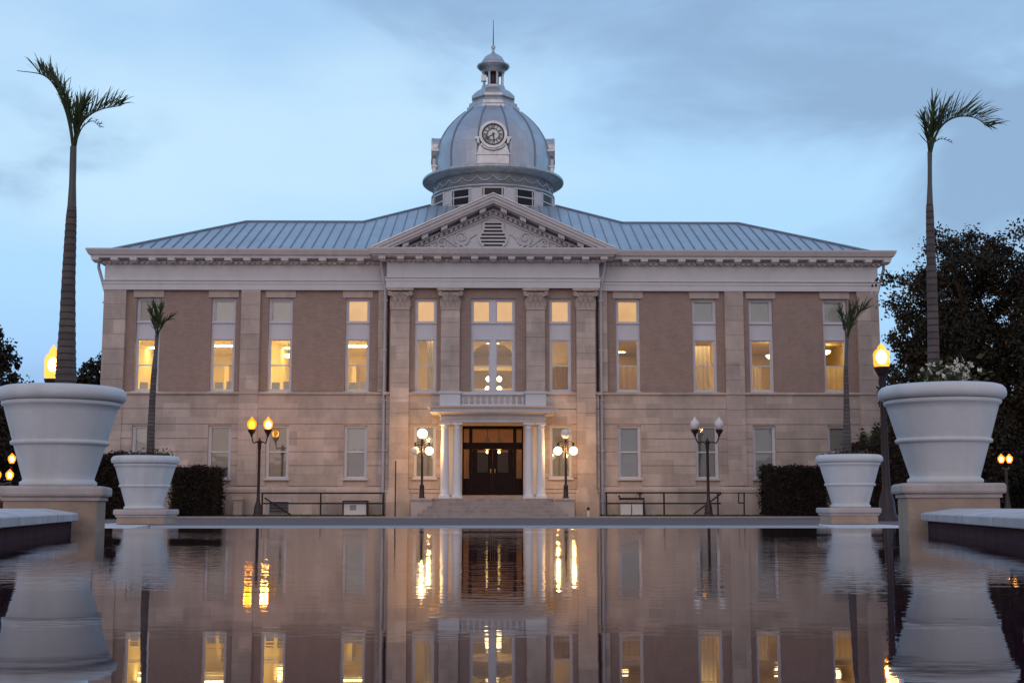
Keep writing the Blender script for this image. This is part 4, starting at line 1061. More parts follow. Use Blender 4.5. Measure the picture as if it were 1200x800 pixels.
palm('tall slender palm in the large right planter, one broad feathery tuft bent right', 10.15, spots['lr'],
     [(1094.5, 437, 7.2), (1094, 420, 6.8), (1093, 370, 6.2), (1091.8, 325, 5.7), (1090.4, 280, 5.0), (1089.6, 248, 4.4), (1089.5, 240, 3.9), (1089.6, 215, 2.7), (1089.6, 195, 2.6), (1089.6, 178, 2.9)], 6,
     [([(1089.6, 184, 0), (1096, 160, 0), (1106, 145, .02), (1122, 137, .03), (1142, 138, .04), (1158, 149, .05)], .30, .009, 'up', .012),
      ([(1089.6, 184, 0), (1090, 162, .05), (1091, 145, .08), (1093, 128, .1)], .22, .006, 'brush', .011),
      ([(1089.6, 184, 0), (1093, 160, -.05), (1098, 146, -.08), (1104, 134, -.1)], .24, .007, 'brush', .011),
      ([(1089.6, 184, 0), (1087, 164, -.03), (1085, 150, -.05), (1082, 140, -.06)], .14, .006, 'brush', .01),
      ([(1089.6, 178, 0), (1094, 168, .08), (1104, 163, .1), (1117, 168, .12)], .05, .03, 'up', .006)])
palm('short young palm with an upright leaf tuft in the small left planter', 19, spots['sl'],
     [(176.5, 524, 4.6), (177, 505, 4.4), (178.5, 470, 3.7), (180, 445, 3.3), (181, 432, 3.2), (182.3, 415, 2.4), (183.6, 400, 2.2), (184, 393, 2.6)], 4,
     [([(184, 398, 0), (182, 385, .05), (180, 375, .08), (177, 364, .1)], .24, .013, 'brush', .013),
      ([(184, 398, 0), (185.5, 382, 0), (187, 371, .03), (189, 362, .05)], .24, .013, 'brush', .013),
      ([(184, 398, 0), (188, 384, -.05), (194, 376, -.1), (200, 371, -.15)], .17, .016, 'brush', .012),
      ([(184, 398, 0), (184, 380, -.08), (183, 369, -.1), (182, 362, -.12)], .24, .013, 'brush', .012)], leafw=.010)
palm('short young palm with a fanned tuft leaning right in the small right planter', 19, spots['sr'],
     [(993, 528, 4.6), (992.6, 505, 4.4), (992, 470, 3.4), (991.4, 442, 2.8), (991.4, 430, 2.6), (992, 414, 2.2), (992.4, 402, 2.0), (992.6, 395, 2.4)], 4,
     [([(992.6, 400, 0), (990, 386, .05), (988, 376, .08), (985, 367, .1)], .22, .013, 'brush', .013),
      ([(992.6, 400, 0), (994, 382, 0), (995, 371, .03), (996, 362, .05)], .24, .013, 'brush', .013),
      ([(992.6, 400, 0), (998, 381, -.05), (1004, 370, -.1), (1012, 361, -.15)], .24, .014, 'brush', .012),
      ([(992.6, 400, 0), (996, 380, -.08), (999, 370, -.1), (1002, 361, -.12)], .24, .013, 'brush', .012)], leafw=.010)
# ------------------------------------------------------------------ flowers in the planters
def flowers(key, label, petal, cx, n_leaf, n_fl, spread, hgt, fsz):
    x, y, z = spots[key]; r = thing('flowering_plant', label, 'flowers', (x, y, z - .01))
    C = rng.normal(size=(n_leaf, 3)) * np.array([spread, .12, hgt * .33]) + np.array([cx, 0, hgt * .4]); C[:, 2] = np.abs(C[:, 2]) + .005
    C[:, :2] *= np.minimum(1, .38 / np.maximum(.01, np.hypot(C[:, 0], C[:, 1])))[:, None]
    A, B = rand_axes(n_leaf, .03); quads_obj('foliage', C, A, B, M['shrub'], r)
    C2 = rng.normal(size=(n_fl, 3)) * np.array([spread, .12, hgt * .3]) + np.array([cx, -.02, hgt * .62]); C2[:, 2] = np.abs(C2[:, 2]) + .02
    C2[:, :2] *= np.minimum(1, .38 / np.maximum(.01, np.hypot(C2[:, 0], C2[:, 1])))[:, None]
    C2 = np.repeat(C2, 5, 0) + rng.normal(size=(n_fl * 5, 3)) * fsz * .5
    A, B = rand_axes(n_fl * 5, fsz); b_ = quads_obj('blossoms', C2, A, B, petal, r); tag(b_, kind='stuff')
    return r
flowers('lr', 'cream white flowers at the palm foot in the large right planter', M['petal_white'], .05, 700, 130, .11, .22, .016)
flowers('sl', 'low dark red flowers and leaves in the small left planter', M['petal_red'], .05, 500, 36, .17, .13, .016)
flowers('sr', 'scattered red flowers and leaves in the small right planter', M['petal_red'], .0, 420, 40, .2, .11, .016)

# ------------------------------------------------------------------ lamps
def acorn(h=.5, r=.17):
    return [(r * .45, 0), (r * .75, h * .12), (r, h * .34), (r * .98, h * .5), (r * .8, h * .66), (r * .5, h * .74), (r * .42, h * .8), (r * .2, h * .9), (.008, h)]
def twin_lamp(px, base_y, label, m1, m2, D):
    p = pt(px, 605, D); r = thing('twin_lamp_post', label, 'street lamp', (p.x, D, ZG + .02), 0, 'twin-headed lamp posts before the facade'); H = pt(px, 530, D).z - ZG
    zj = pt(px, 518, D).z - ZG - .02; zl = pt(px, 507, D).z - ZG - .02; dx = (pt(px + 12.2, 500, D).x - p.x)
    b_ = MB(); b_.lathe([(.24, 0), (.24, .05), (.17, .1), (.15, .35), (.11, .5), (.075, .62), (.062, .75), (.055, zj - .3), (.075, zj - .25), (.07, zj), (.1, zj + .04), (.04, zj + .1), (.02, zj + .18)], 16); b_.build('post', M['bronze'], r)
    for s, mm in ((-1, m1), (1, m2)):
        a = MB(); a.tube(catmull([(0, 0, zj - .12), (s * dx * .35, 0, zj + .02), (s * dx * .75, 0, zj - .02), (s * dx, 0, zl - .12)], 6), .026, 8); a.build('arm', M['bronze'], r)
        l = MB(); l.lathe([(.02, zl - .16), (.05, zl - .12), (.06, zl - .05), (.12, zl + .01), (.155, zl + .1), (.16, zl + .14)], 14, (s * dx, 0)); LN = l.build('lantern', M['bronze'], r)
        g_ = MB(); g_.lathe([(a_, zl + .141 + b2) for a_, b2 in acorn(.52, .19)], 16, (s * dx, 0)); g_.build('globe', mm, LN)
        if mm is not M['frosted']: bulb(LN, (s * dx, 0, zl + .3), 35 if mm is M['lampamber'] else 100, size=.15); core(LN, (s * dx, 0, zl + .32), .115, M['bulbamber'] if mm is M['lampamber'] else M['bulbhot'])
    return r
twin_lamp(302, 605, 'twin-headed black lamp post, both amber lanterns lit, before the left wing', M['lampamber'], M['lamporange'], 52.2)
twin_lamp(830.5, 605, 'twin-headed black lamp post with both lanterns unlit, before the right wing', M['frosted'], M['frosted'], 52.2)
def single_lamp(px, D, ytop, ybot, label, mm):
    p = pt(px, 420, D); r = thing('street_lamp', label, 'street lamp', (p.x, D, ZG), 0, 'tall single-lantern street lamps'); z1 = pt(px, ytop, D).z - ZG; z0_ = pt(px, ybot, D).z - ZG
    b_ = MB(); b_.lathe([(.36, 0), (.36, .08), (.26, .2), (.22, .6), (.14, .85), (.12, 1.0), (.085, z0_ - .6), (.12, z0_ - .5), (.1, z0_ - .3), (.13, z0_ - .25), (.22, z0_ - .08), (.24, z0_)], 16); b_.build('post', M['bronze'], r)
    g_ = MB(); hh = z1 - z0_; g_.lathe([(.2, z0_ + .002), (.235, z0_ + hh * .1), (.245, z0_ + hh * .55), (.2, z0_ + hh * .68), (.12, z0_ + hh * .76), (.1, z0_ + hh * .85), (.01, z0_ + hh)], 16); g_.build('globe', mm, r); bulb(r, (0, 0, z0_ + hh * .4), 750, size=.2); core(r, (0, 0, z0_ + hh * .42), .16, M['bulbhot'])
    return r
single_lamp(62.5, 38, 404, 444, 'lit orange street lamp standing behind the large left planter', M['lamporange'])
single_lamp(1033, 38, 402, 430, 'lit orange street lamp on a tall dark post right of the courthouse', M['lamporange'])
def globe_lamp(px, label, mats, D=52.0):
    p = pt(px, 583, D); zb_ = ZG + zf_ + .0; r = thing('globe_lamp_post', label, 'lamp post', (p.x, D, zb_), 0, 'three-globe lamp posts by the entrance')
    Zp = lambda y: pt(px, y, D).z - zb_; d = pt(px + 8.8, 520, D).x - p.x
    b_ = MB(); b_.lathe([(.13, 0), (.13, .03), (.105, .06), (.09, .45), (.1, .5), (.06, .55), (.05, .62), (.04, Zp(520)), (.055, Zp(519)), (.05, Zp(516)), (.05, Zp(514.5)), (.085, Zp(513.6))], 14); b_.build('post', M['bronze'], r)
    a = MB(); z_ = Zp(521)
    a.tube([(-d - .02, 0, z_ + .06), (-d, 0, z_), (d, 0, z_), (d + .02, 0, z_ + .06)], .022, 6)
    for s in (-1, 1): a.tube([(s * d, 0, z_ + .1), (s * d, 0, z_ - .06)], .03, 8); a.lathe([(.03, z_ - .04), (.07, z_ - .075)], 10, (s * d, 0))
    a.tube(arc((-d * .5, z_ + .0), d * .45, 0, PI, 8), .012, 5); a.tube(arc((d * .5, z_ + .0), d * .45, 0, PI, 8), .012, 5)
    a.build('crossarm', M['bronze'], r)
    for (x, y, rad, mm) in ((0, 508, 5.9, mats[0]), (-d, 528, 4.9, mats[1]), (d, 528, 4.9, mats[2])):
        g_ = MB(); g_.sphere((x, 0, Zp(y)), rad * D / 1500, 24, 14); g_.build('globe', mm, r)
        if mm is M['lampwhite']: bulb(r, (x, 0, Zp(y)), 75, (1, .58, .22))
    return r
globe_lamp(494.3, 'globe lamp post left of the entrance, top globe lit and left one dim', (M['lampwhite'], M['lampdim'], M['lampwhite']))
globe_lamp(663.2, 'globe lamp post right of the entrance, top globe dark and both lower lit', (M['frosted'], M['lampwhite'], M['lampwhite']))
def far_lamp(px, py, D, label, n, gap, k=1.0):
    p = pt(px, py, D); r = thing('distant_lamp', label, 'street lamp', (p.x, D, ZG - .02)); h = p.z - ZG
    b_ = MB(); b_.lathe([(.16, 0), (.12, .4), (.06, .8), (.05, h - .3)], 8)
    for j_ in range(n):
        g_ = MB(); x = (j_ - (n - 1) / 2) * gap; b_.tube([(0, 0, h - .4), (x, 0, h - .3)], .04, 6); g_.lathe([(.12 * k, h - .25 * k), (.22 * k, h - .05 * k), (.22 * k, h + .12 * k), (.08 * k, h + .26 * k), (.01, h + .34 * k)], 10, (x, 0)); g_.build('globe', M['lamporange'], r)
        core(r, (x, 0, h), .12 * k, M['bulbhot'])
        if j_ == 0: bulb(r, (x, 0, h), 40)
    b_.build('post', M['bronze'], r)
far_lamp(1178, 537, 43, 'small distant pair of orange lamps right of the large right planter', 2, .27, .52)
far_lamp(4, 556, 54, 'small distant pair of orange lamps low beside the large left planter', 2, .52, .75)
far_lamp(14, 537, 56, 'single far orange lamp just above the distant left pair', 1, .3, .75)

# ------------------------------------------------------------------ small things by the facade
def railing(pts_px, y_top, y_mid, posts, diag, label, D=54.0):
    x0, x1 = pts_px; o = pt(x0, 604, D); r = thing('handrail', label, 'railing', (o.x, D, ZG), 0, 'thin metal railings along the facade'); P = lambda x, y: pt(x, y, D) - Vector((o.x, D, ZG))
    m = MB()
    for yy in (y_top, y_mid): m.bar(P(x0, yy), P(x1, yy), .045)
    m.build('rail', M['bronze'], r)
    for x in posts:
        q = MB(); a = P(x, y_top); q.bar((a.x, 0, 0), a, .05); q.build('rail_post', M['bronze'], r)
    q = MB(); q.bar(P(*diag[0]), P(*diag[1]), .045); q.build('sloping_rail', M['bronze'], r)
railing((307, 450), 577.5, 589.5, (307.5, 376, 449), ((310, 583), (341, 603)), 'thin dark railing before the left wing between lamp post and downspout')
railing((710, 845), 577, 589.5, (710.5, 778, 841), ((845, 578), (813, 602)), 'thin dark railing before the right wing behind the unlit lamp post')
p = pt(463, 604, 53.2); m = MB(); m.lathe([(.05, 0), (.03, .05), (.024, 2.2), (.03, 2.25), (.005, 2.3)], 8); tag(m.build('thin_post', M['bronze'], loc=(p.x, 53.2, ZG)), 'thin dark upright post beside the left end of the entrance', 'post')
p = pt(689.5, 604, 52.8); r = thing('marker_post', 'short white marker stub with black top right of the steps', 'bollard', (p.x, 52.8, ZG)); m = MB(); m.lathe([(.05, 0), (.05, .26)], 10); m.build('stub', M['white'], r); m = MB(); m.lathe([(.055, .262), (.055, .36), (.02, .4)], 10); m.build('cap', M['black'], r)
p, q = pt(273.5, 582, 54.3), pt(285, 603, 54.3); r = thing('stone_post', 'squat stone post against the left wing beside the hedge', 'post', ((p.x + q.x) / 2, 54.3, ZG)); w = (q.x - p.x) / 2; h = p.z - ZG
m = MB(); m.box(-w * .8, w * .8, -w * .8, w * .8, 0, h - .14); m.build('shaft', M['stone_plain'], r, bevel=.01); m = MB(); m.box(-w * 1.1, w * 1.1, -w, w, h - .138, h); m.build('cap', M['stone_plain'], r, bevel=.015)
p, q = pt(402, 586, 54.4), pt(431, 603, 54.4); r = thing('utility_box', 'white utility cabinet in dark frame behind the left railing', 'cabinet', ((p.x + q.x) / 2, 54.4, ZG)); w = (q.x - p.x) / 2; h = p.z - ZG
m = MB(); m.box(-w + .05, w - .05, -.15, .3, .04, h - .08); m.build('body', M['white'], r, bevel=.01)
m = MB(); m.box(-w, -w + .05, -.2, .3, 0, h); m.box(w - .05, w, -.2, .3, 0, h); m.box(-w + .05, w - .05, -.2, .3, h - .06, h); m.build('frame', M['bronze'], r)
m = MB(); m.box(-.22, .05, -.165, -.151, h * .4, h * .72)
m.build('vent', M['boardgrey'], r)
p, q = pt(727, 590, 54.4), pt(753, 603, 54.4); r = thing('valve_assembly', 'white utility boxes under a bent dark pipe behind the right railing', 'pipework', ((p.x + q.x) / 2, 54.4, ZG)); w = (q.x - p.x) / 2; h = p.z - ZG
m = MB(); m.box(-w, -.02, -.1, .25, .03, h); m.box(.02, w, -.1, .25, .03, h); m.build('box', M['white'], r, bevel=.01)
m = MB(); zt2 = pt(727, 584, 54.4).z - ZG; m.tube([(-w - .04, 0, zt2 + .14), (-w - .04, 0, zt2), (w + .06, 0, zt2), (w + .08, 0, .05)], .05, 8); m.tube([(w - .1, 0, zt2), (w - .1, 0, zt2 + .3)], .035, 6); m.tube([(w - .22, 0, zt2 + .2), (w + .02, 0, zt2 + .2)], .02, 6); m.build('pipe', M['bronze'], r)
D = 53.6; o = pt(865, 604, D); m = MB(); P = lambda x, y: pt(x, y, D) - Vector((o.x, D, ZG))
m.tube([P(865.5, 589), P(865.5, 577.5), P(872, 577.5), (P(872, 600).x, 0, 0)], .03, 6); m.tube([P(865.5, 589), P(872, 589)], .03, 6); tag(m.build('hand_loop', M['bronze'], loc=(o.x, D, ZG)), 'small looped grab rail beside the right clipped hedge', 'railing')

# ------------------------------------------------------------------ grass, hedges
gx = rng.uniform(-24, 24, 26000); gy = rng.uniform(52.65, 54.6, 26000)
ok = (np.abs(gx - CH.location.x) > 4.5) ; gx, gy = gx[ok], gy[ok]
C = np.stack([gx, gy, np.full_like(gx, ZG + .03)], 1); A, B = rand_axes(len(C), .045); A[:, 2] = np.abs(A[:, 2]) + .02
gs = quads_obj('grass', C, A, B, M['grassm']); tag(gs, kind='stuff')
sheet('lawn', [(-90, 52.6), (90, 52.6), (90, 75), (-90, 75)], ZG, mat('lawn_soil', (.035, .04, .018), .95, var=.3, scale=3))
def hedge(x0, x1, ytop, D, depth, label, leafm, n=9000, size=.05, rough=.13, round_=0.0, name='hedge'):
    a, c = pt(x0, 600, D), pt(x1, 600, D); h = pt(x0, ytop, D).z - ZG; w = (c.x - a.x) / 2; r = thing(name, label, 'hedge' if name == 'hedge' else 'shrub', ((a.x + c.x) / 2, D + depth / 2, ZG)); d = depth / 2
    if round_ == 0:
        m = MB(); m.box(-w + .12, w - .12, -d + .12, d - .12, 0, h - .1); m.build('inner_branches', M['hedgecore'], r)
        f = rng.random(n); P = np.empty((n, 3)); u, v = rng.uniform(-1, 1, n), rng.uniform(-1, 1, n)
        fr_ = f < .5; tp = (f >= .5) & (f < .72); sd = f >= .72
        P[fr_] = np.stack([u[fr_] * w, -d * np.ones(fr_.sum()), (v[fr_] + 1) / 2 * h], 1)
        P[tp] = np.stack([u[tp] * w, v[tp] * d, h * np.ones(tp.sum())], 1)
        P[sd] = np.stack([np.sign(u[sd]) * w, v[sd] * d, (rng.uniform(0, 1, sd.sum())) * h], 1)
        P += rng.normal(size=P.shape) * rough * .5; P[:, 2] += .05 * np.sin(P[:, 0] * 5 + 1) * (P[:, 2] / h)
        k = rng.uniform(.85, 1.0, (n, 1)); P[:, :2] *= k
        P[:, 2] = np.maximum(P[:, 2], .02)
    else:
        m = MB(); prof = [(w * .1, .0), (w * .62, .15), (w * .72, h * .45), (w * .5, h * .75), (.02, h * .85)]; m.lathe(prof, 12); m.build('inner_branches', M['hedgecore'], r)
        v_ = rng.normal(size=(n, 3)); v_ /= np.linalg.norm(v_, axis=1)[:, None]; lump = 1 + .16 * np.sin(v_[:, :1] * 9 + v_[:, 2:] * 7) + rng.normal(size=(n, 1)) * .08
        P = v_ * np.array([w, w, h * .52]) * lump * rng.uniform(.75, 1, (n, 1)) + np.array([0, 0, h * .5]); P[:, 2] = np.maximum(P[:, 2], .03)
    A, B = rand_axes(n, size); quads_obj('foliage', P, A, B, leafm, r); return r
hedge(197, 253, 549, 52.6, 1.7, 'dark clipped square hedge against the left wing right of small planter', M['hedge'])
hedge(106, 150, 534, 45.0, 2.0, 'dark tall hedge block between the large and small left planters', M['hedge'])
hedge(899, 973, 548.5, 52.6, 1.7, 'dark clipped wide hedge against the right wing left of small planter', M['hedge'])
hedge(1008, 1066, 520, 44.0, 2.0, 'dark tall hedge mass between the small and large right planters', M['hedge'])
hedge(1008, 1066, 506, 47.5, 2.0, 'loose green bush showing above the dark right hedge', M['shrub'], 6000, .07, round_=1, name='bush')
hedge(1172, 1240, 545, 50.0, 2.0, 'dark hedge in shadow beyond the large right planter', M['hedge'])

# ------------------------------------------------------------------ trees
def tree(name, label, D, blobs, base_px, leafm, n_leaf, size, group=None, depth=1.0, tr=.3, kclump=26, push=0):
    base = pt(base_px, 600, D); b_ = Vector((base.x, D, ZG - .02)); r = thing(name, label, 'tree', b_, 0, group)
    cs = []; rs = []
    for (x, y, rp) in blobs:
        p = pt(x, y + push, D) - b_; R_ = rp * D / 1500; cs.append(Vector((p.x, random.uniform(-.6, .6) * depth * R_ * 1.2, p.z))); rs.append(R_)
    m = MB(); zc = min(c.z for c in cs); fork = Vector((0, 0, max(1.5, zc * .5)))
    m.tube(catmull([(0, 0, 0), (.08, .05, fork.z * .5), fork], 6), [tr * (1.3 - .5 * i / 12) for i in range(13)], 10)
    for c, R_ in zip(cs, rs):
        mid = fork.lerp(c, .5) + Vector((random.uniform(-.3, .3), random.uniform(-.3, .3), -.2))
        P = catmull([fork - Vector((0, 0, .2)), mid, c], 6); m.tube(P, [tr * .55 * (1 - .8 * i / len(P)) for i in range(len(P))], 6)
        for k in range(5):
            e = c + Vector((random.gauss(0, 1), random.gauss(0, 1), random.gauss(.2, 1))).normalized() * R_ * .95
            P = catmull([c.lerp(mid, .3), c.lerp(e, .5) + Vector((0, 0, .1)), e], 4); m.tube(P, [tr * .16 * (1 - .8 * i / len(P)) for i in range(len(P))], 5)
    m.build('trunk', M['bark'], r)
    tot = sum(q * q for q in rs); Cs = []
    for c, R_ in zip(cs, rs):
        n = int(n_leaf * R_ * R_ / tot); kc = kclump
        v_ = rng.normal(size=(kc, 3)); v_ /= np.linalg.norm(v_, axis=1)[:, None]
        cc = v_ * (R_ * rng.uniform(.35, 1.25, (kc, 1))) * np.array([1, depth, 1]) + np.array(c)
        idx = rng.integers(0, kc, n); sg = R_ * rng.uniform(.07, .22, kc)
        Cs.append(cc[idx] + rng.normal(size=(n, 3)) * sg[idx][:, None])
    C = np.concatenate(Cs); C[:, 2] = np.maximum(C[:, 2], .4)
    A, B = rand_axes(len(C), size); quads_obj('crown', C, A, B, leafm, r); return r
tree('oak_tree', 'large dark spreading oak right of the courthouse behind the right palm', 47,
     [(1082, 335, 38), (1112, 305, 34), (1150, 300, 38), (1190, 318, 44), (1235, 335, 55), (1064, 385, 26), (1100, 375, 46), (1148, 365, 55), (1200, 385, 58), (1250, 400, 60), (1072, 425, 26), (1105, 435, 45), (1150, 440, 58), (1205, 450, 60), (1090, 490, 34), (1135, 500, 44), (1190, 510, 52), (1056, 455, 20), (1052, 490, 22), (1060, 525, 26)], 1150, M['oak'], 130000, .075, tr=.4, kclump=34, push=12)
tree('tall_shrub', 'tall dark shrub filling the gap between courthouse corner and oak', 46, [(1047, 446, 12), (1050, 468, 17), (1058, 500, 22), (1046, 525, 18), (1072, 480, 24), (1066, 535, 24)], 1058, M['oak'], 9000, .08, tr=.12)
tree('oak_tree', 'dark leafy tree at the left edge behind the large left planter', 60,
     [(-14, 385, 16), (-4, 415, 22), (-24, 425, 36), (2, 465, 24), (-22, 480, 45), (2, 520, 26), (-20, 540, 40)], -18, M['oak'], 26000, .1, tr=.35)
tree('small_tree', 'small round tree top at the left end of the courthouse', 84, [(112, 430, 13), (104, 446, 14), (122, 448, 14), (110, 475, 20), (128, 490, 18)], 114, M['fartree'], 6000, .15, tr=.2)
grp = 'dark background trees right of the courthouse'
for k, (x, y, rr, D, lab) in enumerate(((1085, 520, 34, 62, 'dark background tree directly behind the right street lamp'), (1140, 540, 40, 66, 'dark background tree behind the large right planter'), (1195, 560, 44, 70, 'dark background tree behind the small distant lamps'), (1262, 520, 60, 64, 'dark background tree at the far right edge'))):
    tree('shade_tree', lab, D, [(x, y, rr), (x - rr * .6, y + 20, rr * .7), (x + rr * .6, y + 15, rr * .75), (x, y + 45, rr * .8)], x, M['fartree'], 9000, .17, grp, tr=.25)
for k, (x, y, rr, D, lab) in enumerate(((35, 490, 34, 110, 'far tree mass left of the large left planter palm'), (85, 500, 30, 118, 'far tree mass between left planter and courthouse corner'), (-40, 520, 50, 100, 'far tree at the extreme left behind the distant lamps'))):
    tree('shade_tree', lab, D, [(x, y, rr), (x - rr * .6, y + 25, rr * .8), (x + rr * .6, y + 20, rr * .75), (x, y + 60, rr * .9)], x, M['fartree'], 7000, .26, 'far background trees on the left', tr=.3)

# ------------------------------------------------------------------ red car at the left edge
D = 44; e = pt(10.5, 590, D); r = thing('parked_car', 'dark red car mostly hidden beyond the large left planter', 'car', (e.x - 2.15, D, ZG - .02))
sec = [(-2.1, .35), (2.1, .35), (2.15, .5), (2.1, .72), (1.6, .84), (.95, .9), (.35, 1.32), (-.9, 1.36), (-1.55, .98), (-2.05, .92), (-2.15, .6)]
m = MB(); m.prism_xz(sec[:6] + [(-1.55, .98)] + sec[9:], -.85, .85); m.build('body', M['carred'], r, bevel=.07)
m = MB(); m.add([(x, y * (.84 if z < 1.1 else .66), z) for y in (-1, 1) for x, z in ((.98, .9), (.35, 1.34), (-.9, 1.38), (-1.6, .97))], [(0, 1, 2, 3), (7, 6, 5, 4), (0, 4, 5, 1), (1, 5, 6, 2), (2, 6, 7, 3)]); m.build('cabin', pane_m, r, bevel=.04)
for sx in (-1.35, 1.35):
    for sy in (-.8, .8):
        m = MB(); vs = []; m.tube([(sx, sy - .1, .32), (sx, sy + .1, .32)], .32, 20); m.build('wheel', M['tyre'], r, bevel=.03)

# ------------------------------------------------------------------ sky, sun, camera, render settings
wd = bpy.data.worlds.new('World'); scene.world = wd; wd.use_nodes = True; nt = wd.node_tree; nt.nodes.clear()
out = N(nt, 'ShaderNodeOutputWorld'); tc = N(nt, 'ShaderNodeTexCoord'); sp = N(nt, 'ShaderNodeSeparateXYZ'); L(nt, tc.outputs['Generated'], sp.inputs[0])
sky = N(nt, 'ShaderNodeTexSky'); sky.sky_type = 'NISHITA'; sky.sun_disc = False; sky.sun_elevation = R(5); sky.sun_rotation = R(190); sky.air_density = 1.2; sky.dust_density = 1.5; sky.ozone_density = 2
# clear-air tint by height
rp = N(nt, 'ShaderNodeValToRGB'); cr = rp.color_ramp
cr.elements[0].position = 0; cr.elements[0].color = (.30, .50, .86, 1)
cr.elements[1].position = 1; cr.elements[1].color = (.24, .40, .68, 1)
for p_, c in ((.07, (.32, .55, .93, 1)), (.16, (.42, .70, 1.0, 1)), (.25, (.44, .71, .99, 1)), (.38, (.36, .58, .87, 1))): el = cr.elements.new(p_); el.color = c
L(nt, sp.outputs['Z'], rp.inputs[0])
# clouds
mp = N(nt, 'ShaderNodeMapping'); mp.inputs['Scale'].default_value = (1.0, 1.0, 2.2); L(nt, tc.outputs['Generated'], mp.inputs[0])
n1 = N(nt, 'ShaderNodeTexNoise'); n1.inputs['Scale'].default_value = 5.2; n1.inputs['Detail'].default_value = 8; n1.inputs['Roughness'].default_value = .54; n1.inputs['Distortion'].default_value = .35
L(nt, mp.outputs[0], n1.inputs['Vector'])
def blob(px, py, r0, r1, amp, sx=1.0):
    d = (pt(px, py, 50) - CAM).normalized()
    vm = N(nt, 'ShaderNodeVectorMath', operation='SUBTRACT'); L(nt, tc.outputs['Generated'], vm.inputs[0]); vm.inputs[1].default_value = d
    sc_ = N(nt, 'ShaderNodeVectorMath', operation='MULTIPLY'); L(nt, vm.outputs[0], sc_.inputs[0]); sc_.inputs[1].default_value = (sx, 1, 1)
    ln = N(nt, 'ShaderNodeVectorMath', operation='LENGTH'); L(nt, sc_.outputs[0], ln.inputs[0])
    mr = N(nt, 'ShaderNodeMapRange', interpolation_type='SMOOTHSTEP'); mr.inputs[1].default_value = r0; mr.inputs[2].default_value = r1; mr.inputs[3].default_value = amp; mr.inputs[4].default_value = 0
    L(nt, ln.outputs['Value'], mr.inputs[0]); return mr.outputs[0]
def addn(a, b_, op='ADD'):
    m_ = N(nt, 'ShaderNodeMath', operation=op)
    for i, q in enumerate((a, b_)):
        if isinstance(q, (int, float)): m_.inputs[i].default_value = q
        else: L(nt, q, m_.inputs[i])
    return m_.outputs[0]
dark = addn(blob(1050, 20, .02, .26, .34, .55), blob(15, 170, .0, .10, .26, .6))
dark = addn(dark, blob(1215, 225, .0, .09, .22, .7)); dark = addn(dark, blob(170, 160, .0, .06, .14, .5)); dark = addn(dark, blob(420, 20, .0, .14, .12, .5))
dark = addn(dark, blob(330, 150, .02, .22, -.22, .5)); dark = addn(dark, blob(850, 200, .02, .16, -.16, .5))
den = addn(dark, n1.outputs['Fac'])
mr = N(nt, 'ShaderNodeMapRange', interpolation_type='SMOOTHSTEP'); mr.inputs[1].default_value = .46; mr.inputs[2].default_value = .80; L(nt, den, mr.inputs[0])
mxc = N(nt, 'ShaderNodeMixRGB'); L(nt, mr.outputs[0], mxc.inputs[0]); L(nt, rp.outputs[0], mxc.inputs[1]); mxc.inputs[2].default_value = (.275, .43, .65, 1)
# bright wisps
n2 = N(nt, 'ShaderNodeTexNoise'); n2.inputs['Scale'].default_value = 2.6; n2.inputs['Detail'].default_value = 6; n2.inputs['Roughness'].default_value = .5
mp2 = N(nt, 'ShaderNodeMapping'); mp2.inputs['Scale'].default_value = (1, 1, 2.5); mp2.inputs['Location'].default_value = (3.1, 1.2, .4); L(nt, tc.outputs['Generated'], mp2.inputs[0]); L(nt, mp2.outputs[0], n2.inputs['Vector'])
b2 = addn(n2.outputs['Fac'], addn(blob(300, 170, .02, .2, .22, .6), blob(740, 190, .0, .16, .12, .6)))
mr2 = N(nt, 'ShaderNodeMapRange', interpolation_type='SMOOTHSTEP'); mr2.inputs[1].default_value = .52; mr2.inputs[2].default_value = .85; mr2.inputs[4].default_value = .75; L(nt, b2, mr2.inputs[0])
inv = addn(1, mr.outputs[0], 'SUBTRACT'); wf = addn(mr2.outputs[0], inv, 'MULTIPLY')
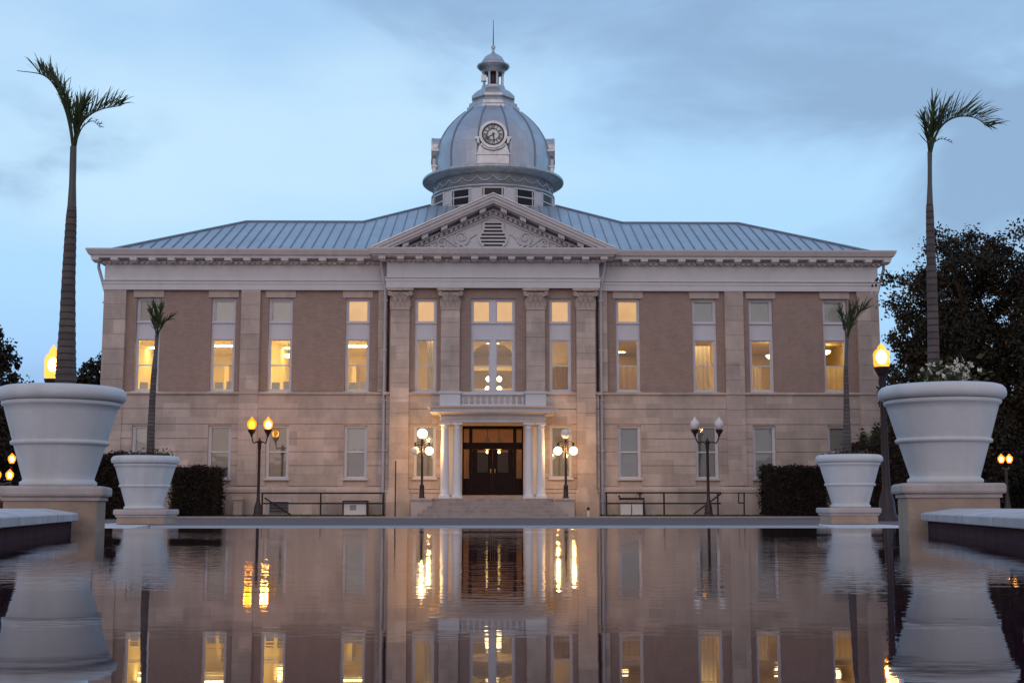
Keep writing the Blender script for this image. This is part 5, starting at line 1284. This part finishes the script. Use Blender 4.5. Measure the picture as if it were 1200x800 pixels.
mxw = N(nt, 'ShaderNodeMixRGB'); L(nt, wf, mxw.inputs[0]); L(nt, mxc.outputs[0], mxw.inputs[1]); mxw.inputs[2].default_value = (.60, .82, .99, 1)
# the western half of the sky behind the viewer still glows after sunset
mrb = N(nt, 'ShaderNodeMapRange', interpolation_type='SMOOTHSTEP'); mrb.inputs[1].default_value = .35; mrb.inputs[2].default_value = -.55; L(nt, sp.outputs['Y'], mrb.inputs[0])
mxb = N(nt, 'ShaderNodeMixRGB'); L(nt, mrb.outputs[0], mxb.inputs[0]); L(nt, mxw.outputs[0], mxb.inputs[1]); mxb.inputs[2].default_value = (.50, .50, .60, 1)
bg = N(nt, 'ShaderNodeBackground'); bg.inputs[1].default_value = 1.0; L(nt, mxb.outputs[0], bg.inputs[0])
bg2 = N(nt, 'ShaderNodeBackground'); bg2.inputs[1].default_value = .012; L(nt, sky.outputs[0], bg2.inputs[0])
ad = N(nt, 'ShaderNodeAddShader'); L(nt, bg.outputs[0], ad.inputs[0]); L(nt, bg2.outputs[0], ad.inputs[1]); L(nt, ad.outputs[0], out.inputs[0])
sd = bpy.data.lights.new('Sun', 'SUN'); sd.energy = .34; sd.angle = R(40); sd.color = (1, .82, .74); so = bpy.data.objects.new('sun', sd); COL.objects.link(so)
so.rotation_euler = (R(90 - 22), 0, R(-10)); so.location = (0, -20, 20)
cd = bpy.data.cameras.new('Camera'); cam = bpy.data.objects.new('camera', cd); COL.objects.link(cam); scene.camera = cam
cd.sensor_width = 36; cd.lens = 36 * F; cd.clip_start = .01; cd.clip_end = 5000
cam.location = CAM; cam.rotation_euler = (PI / 2 + PITCH, 0, -YAW)
vs = scene.view_settings; vs.view_transform = 'Standard'; vs.look = 'None'; vs.exposure = 0; vs.gamma = 1; vs.use_curve_mapping = False
scene.render.engine = 'CYCLES'; cy = scene.cycles; cy.max_bounces = 8; cy.diffuse_bounces = 3; cy.glossy_bounces = 4; cy.transparent_max_bounces = 12
cy.caustics_reflective = False; cy.caustics_refractive = False; cy.sample_clamp_indirect = 6; cy.use_denoising = True; cy.blur_glossy = .3
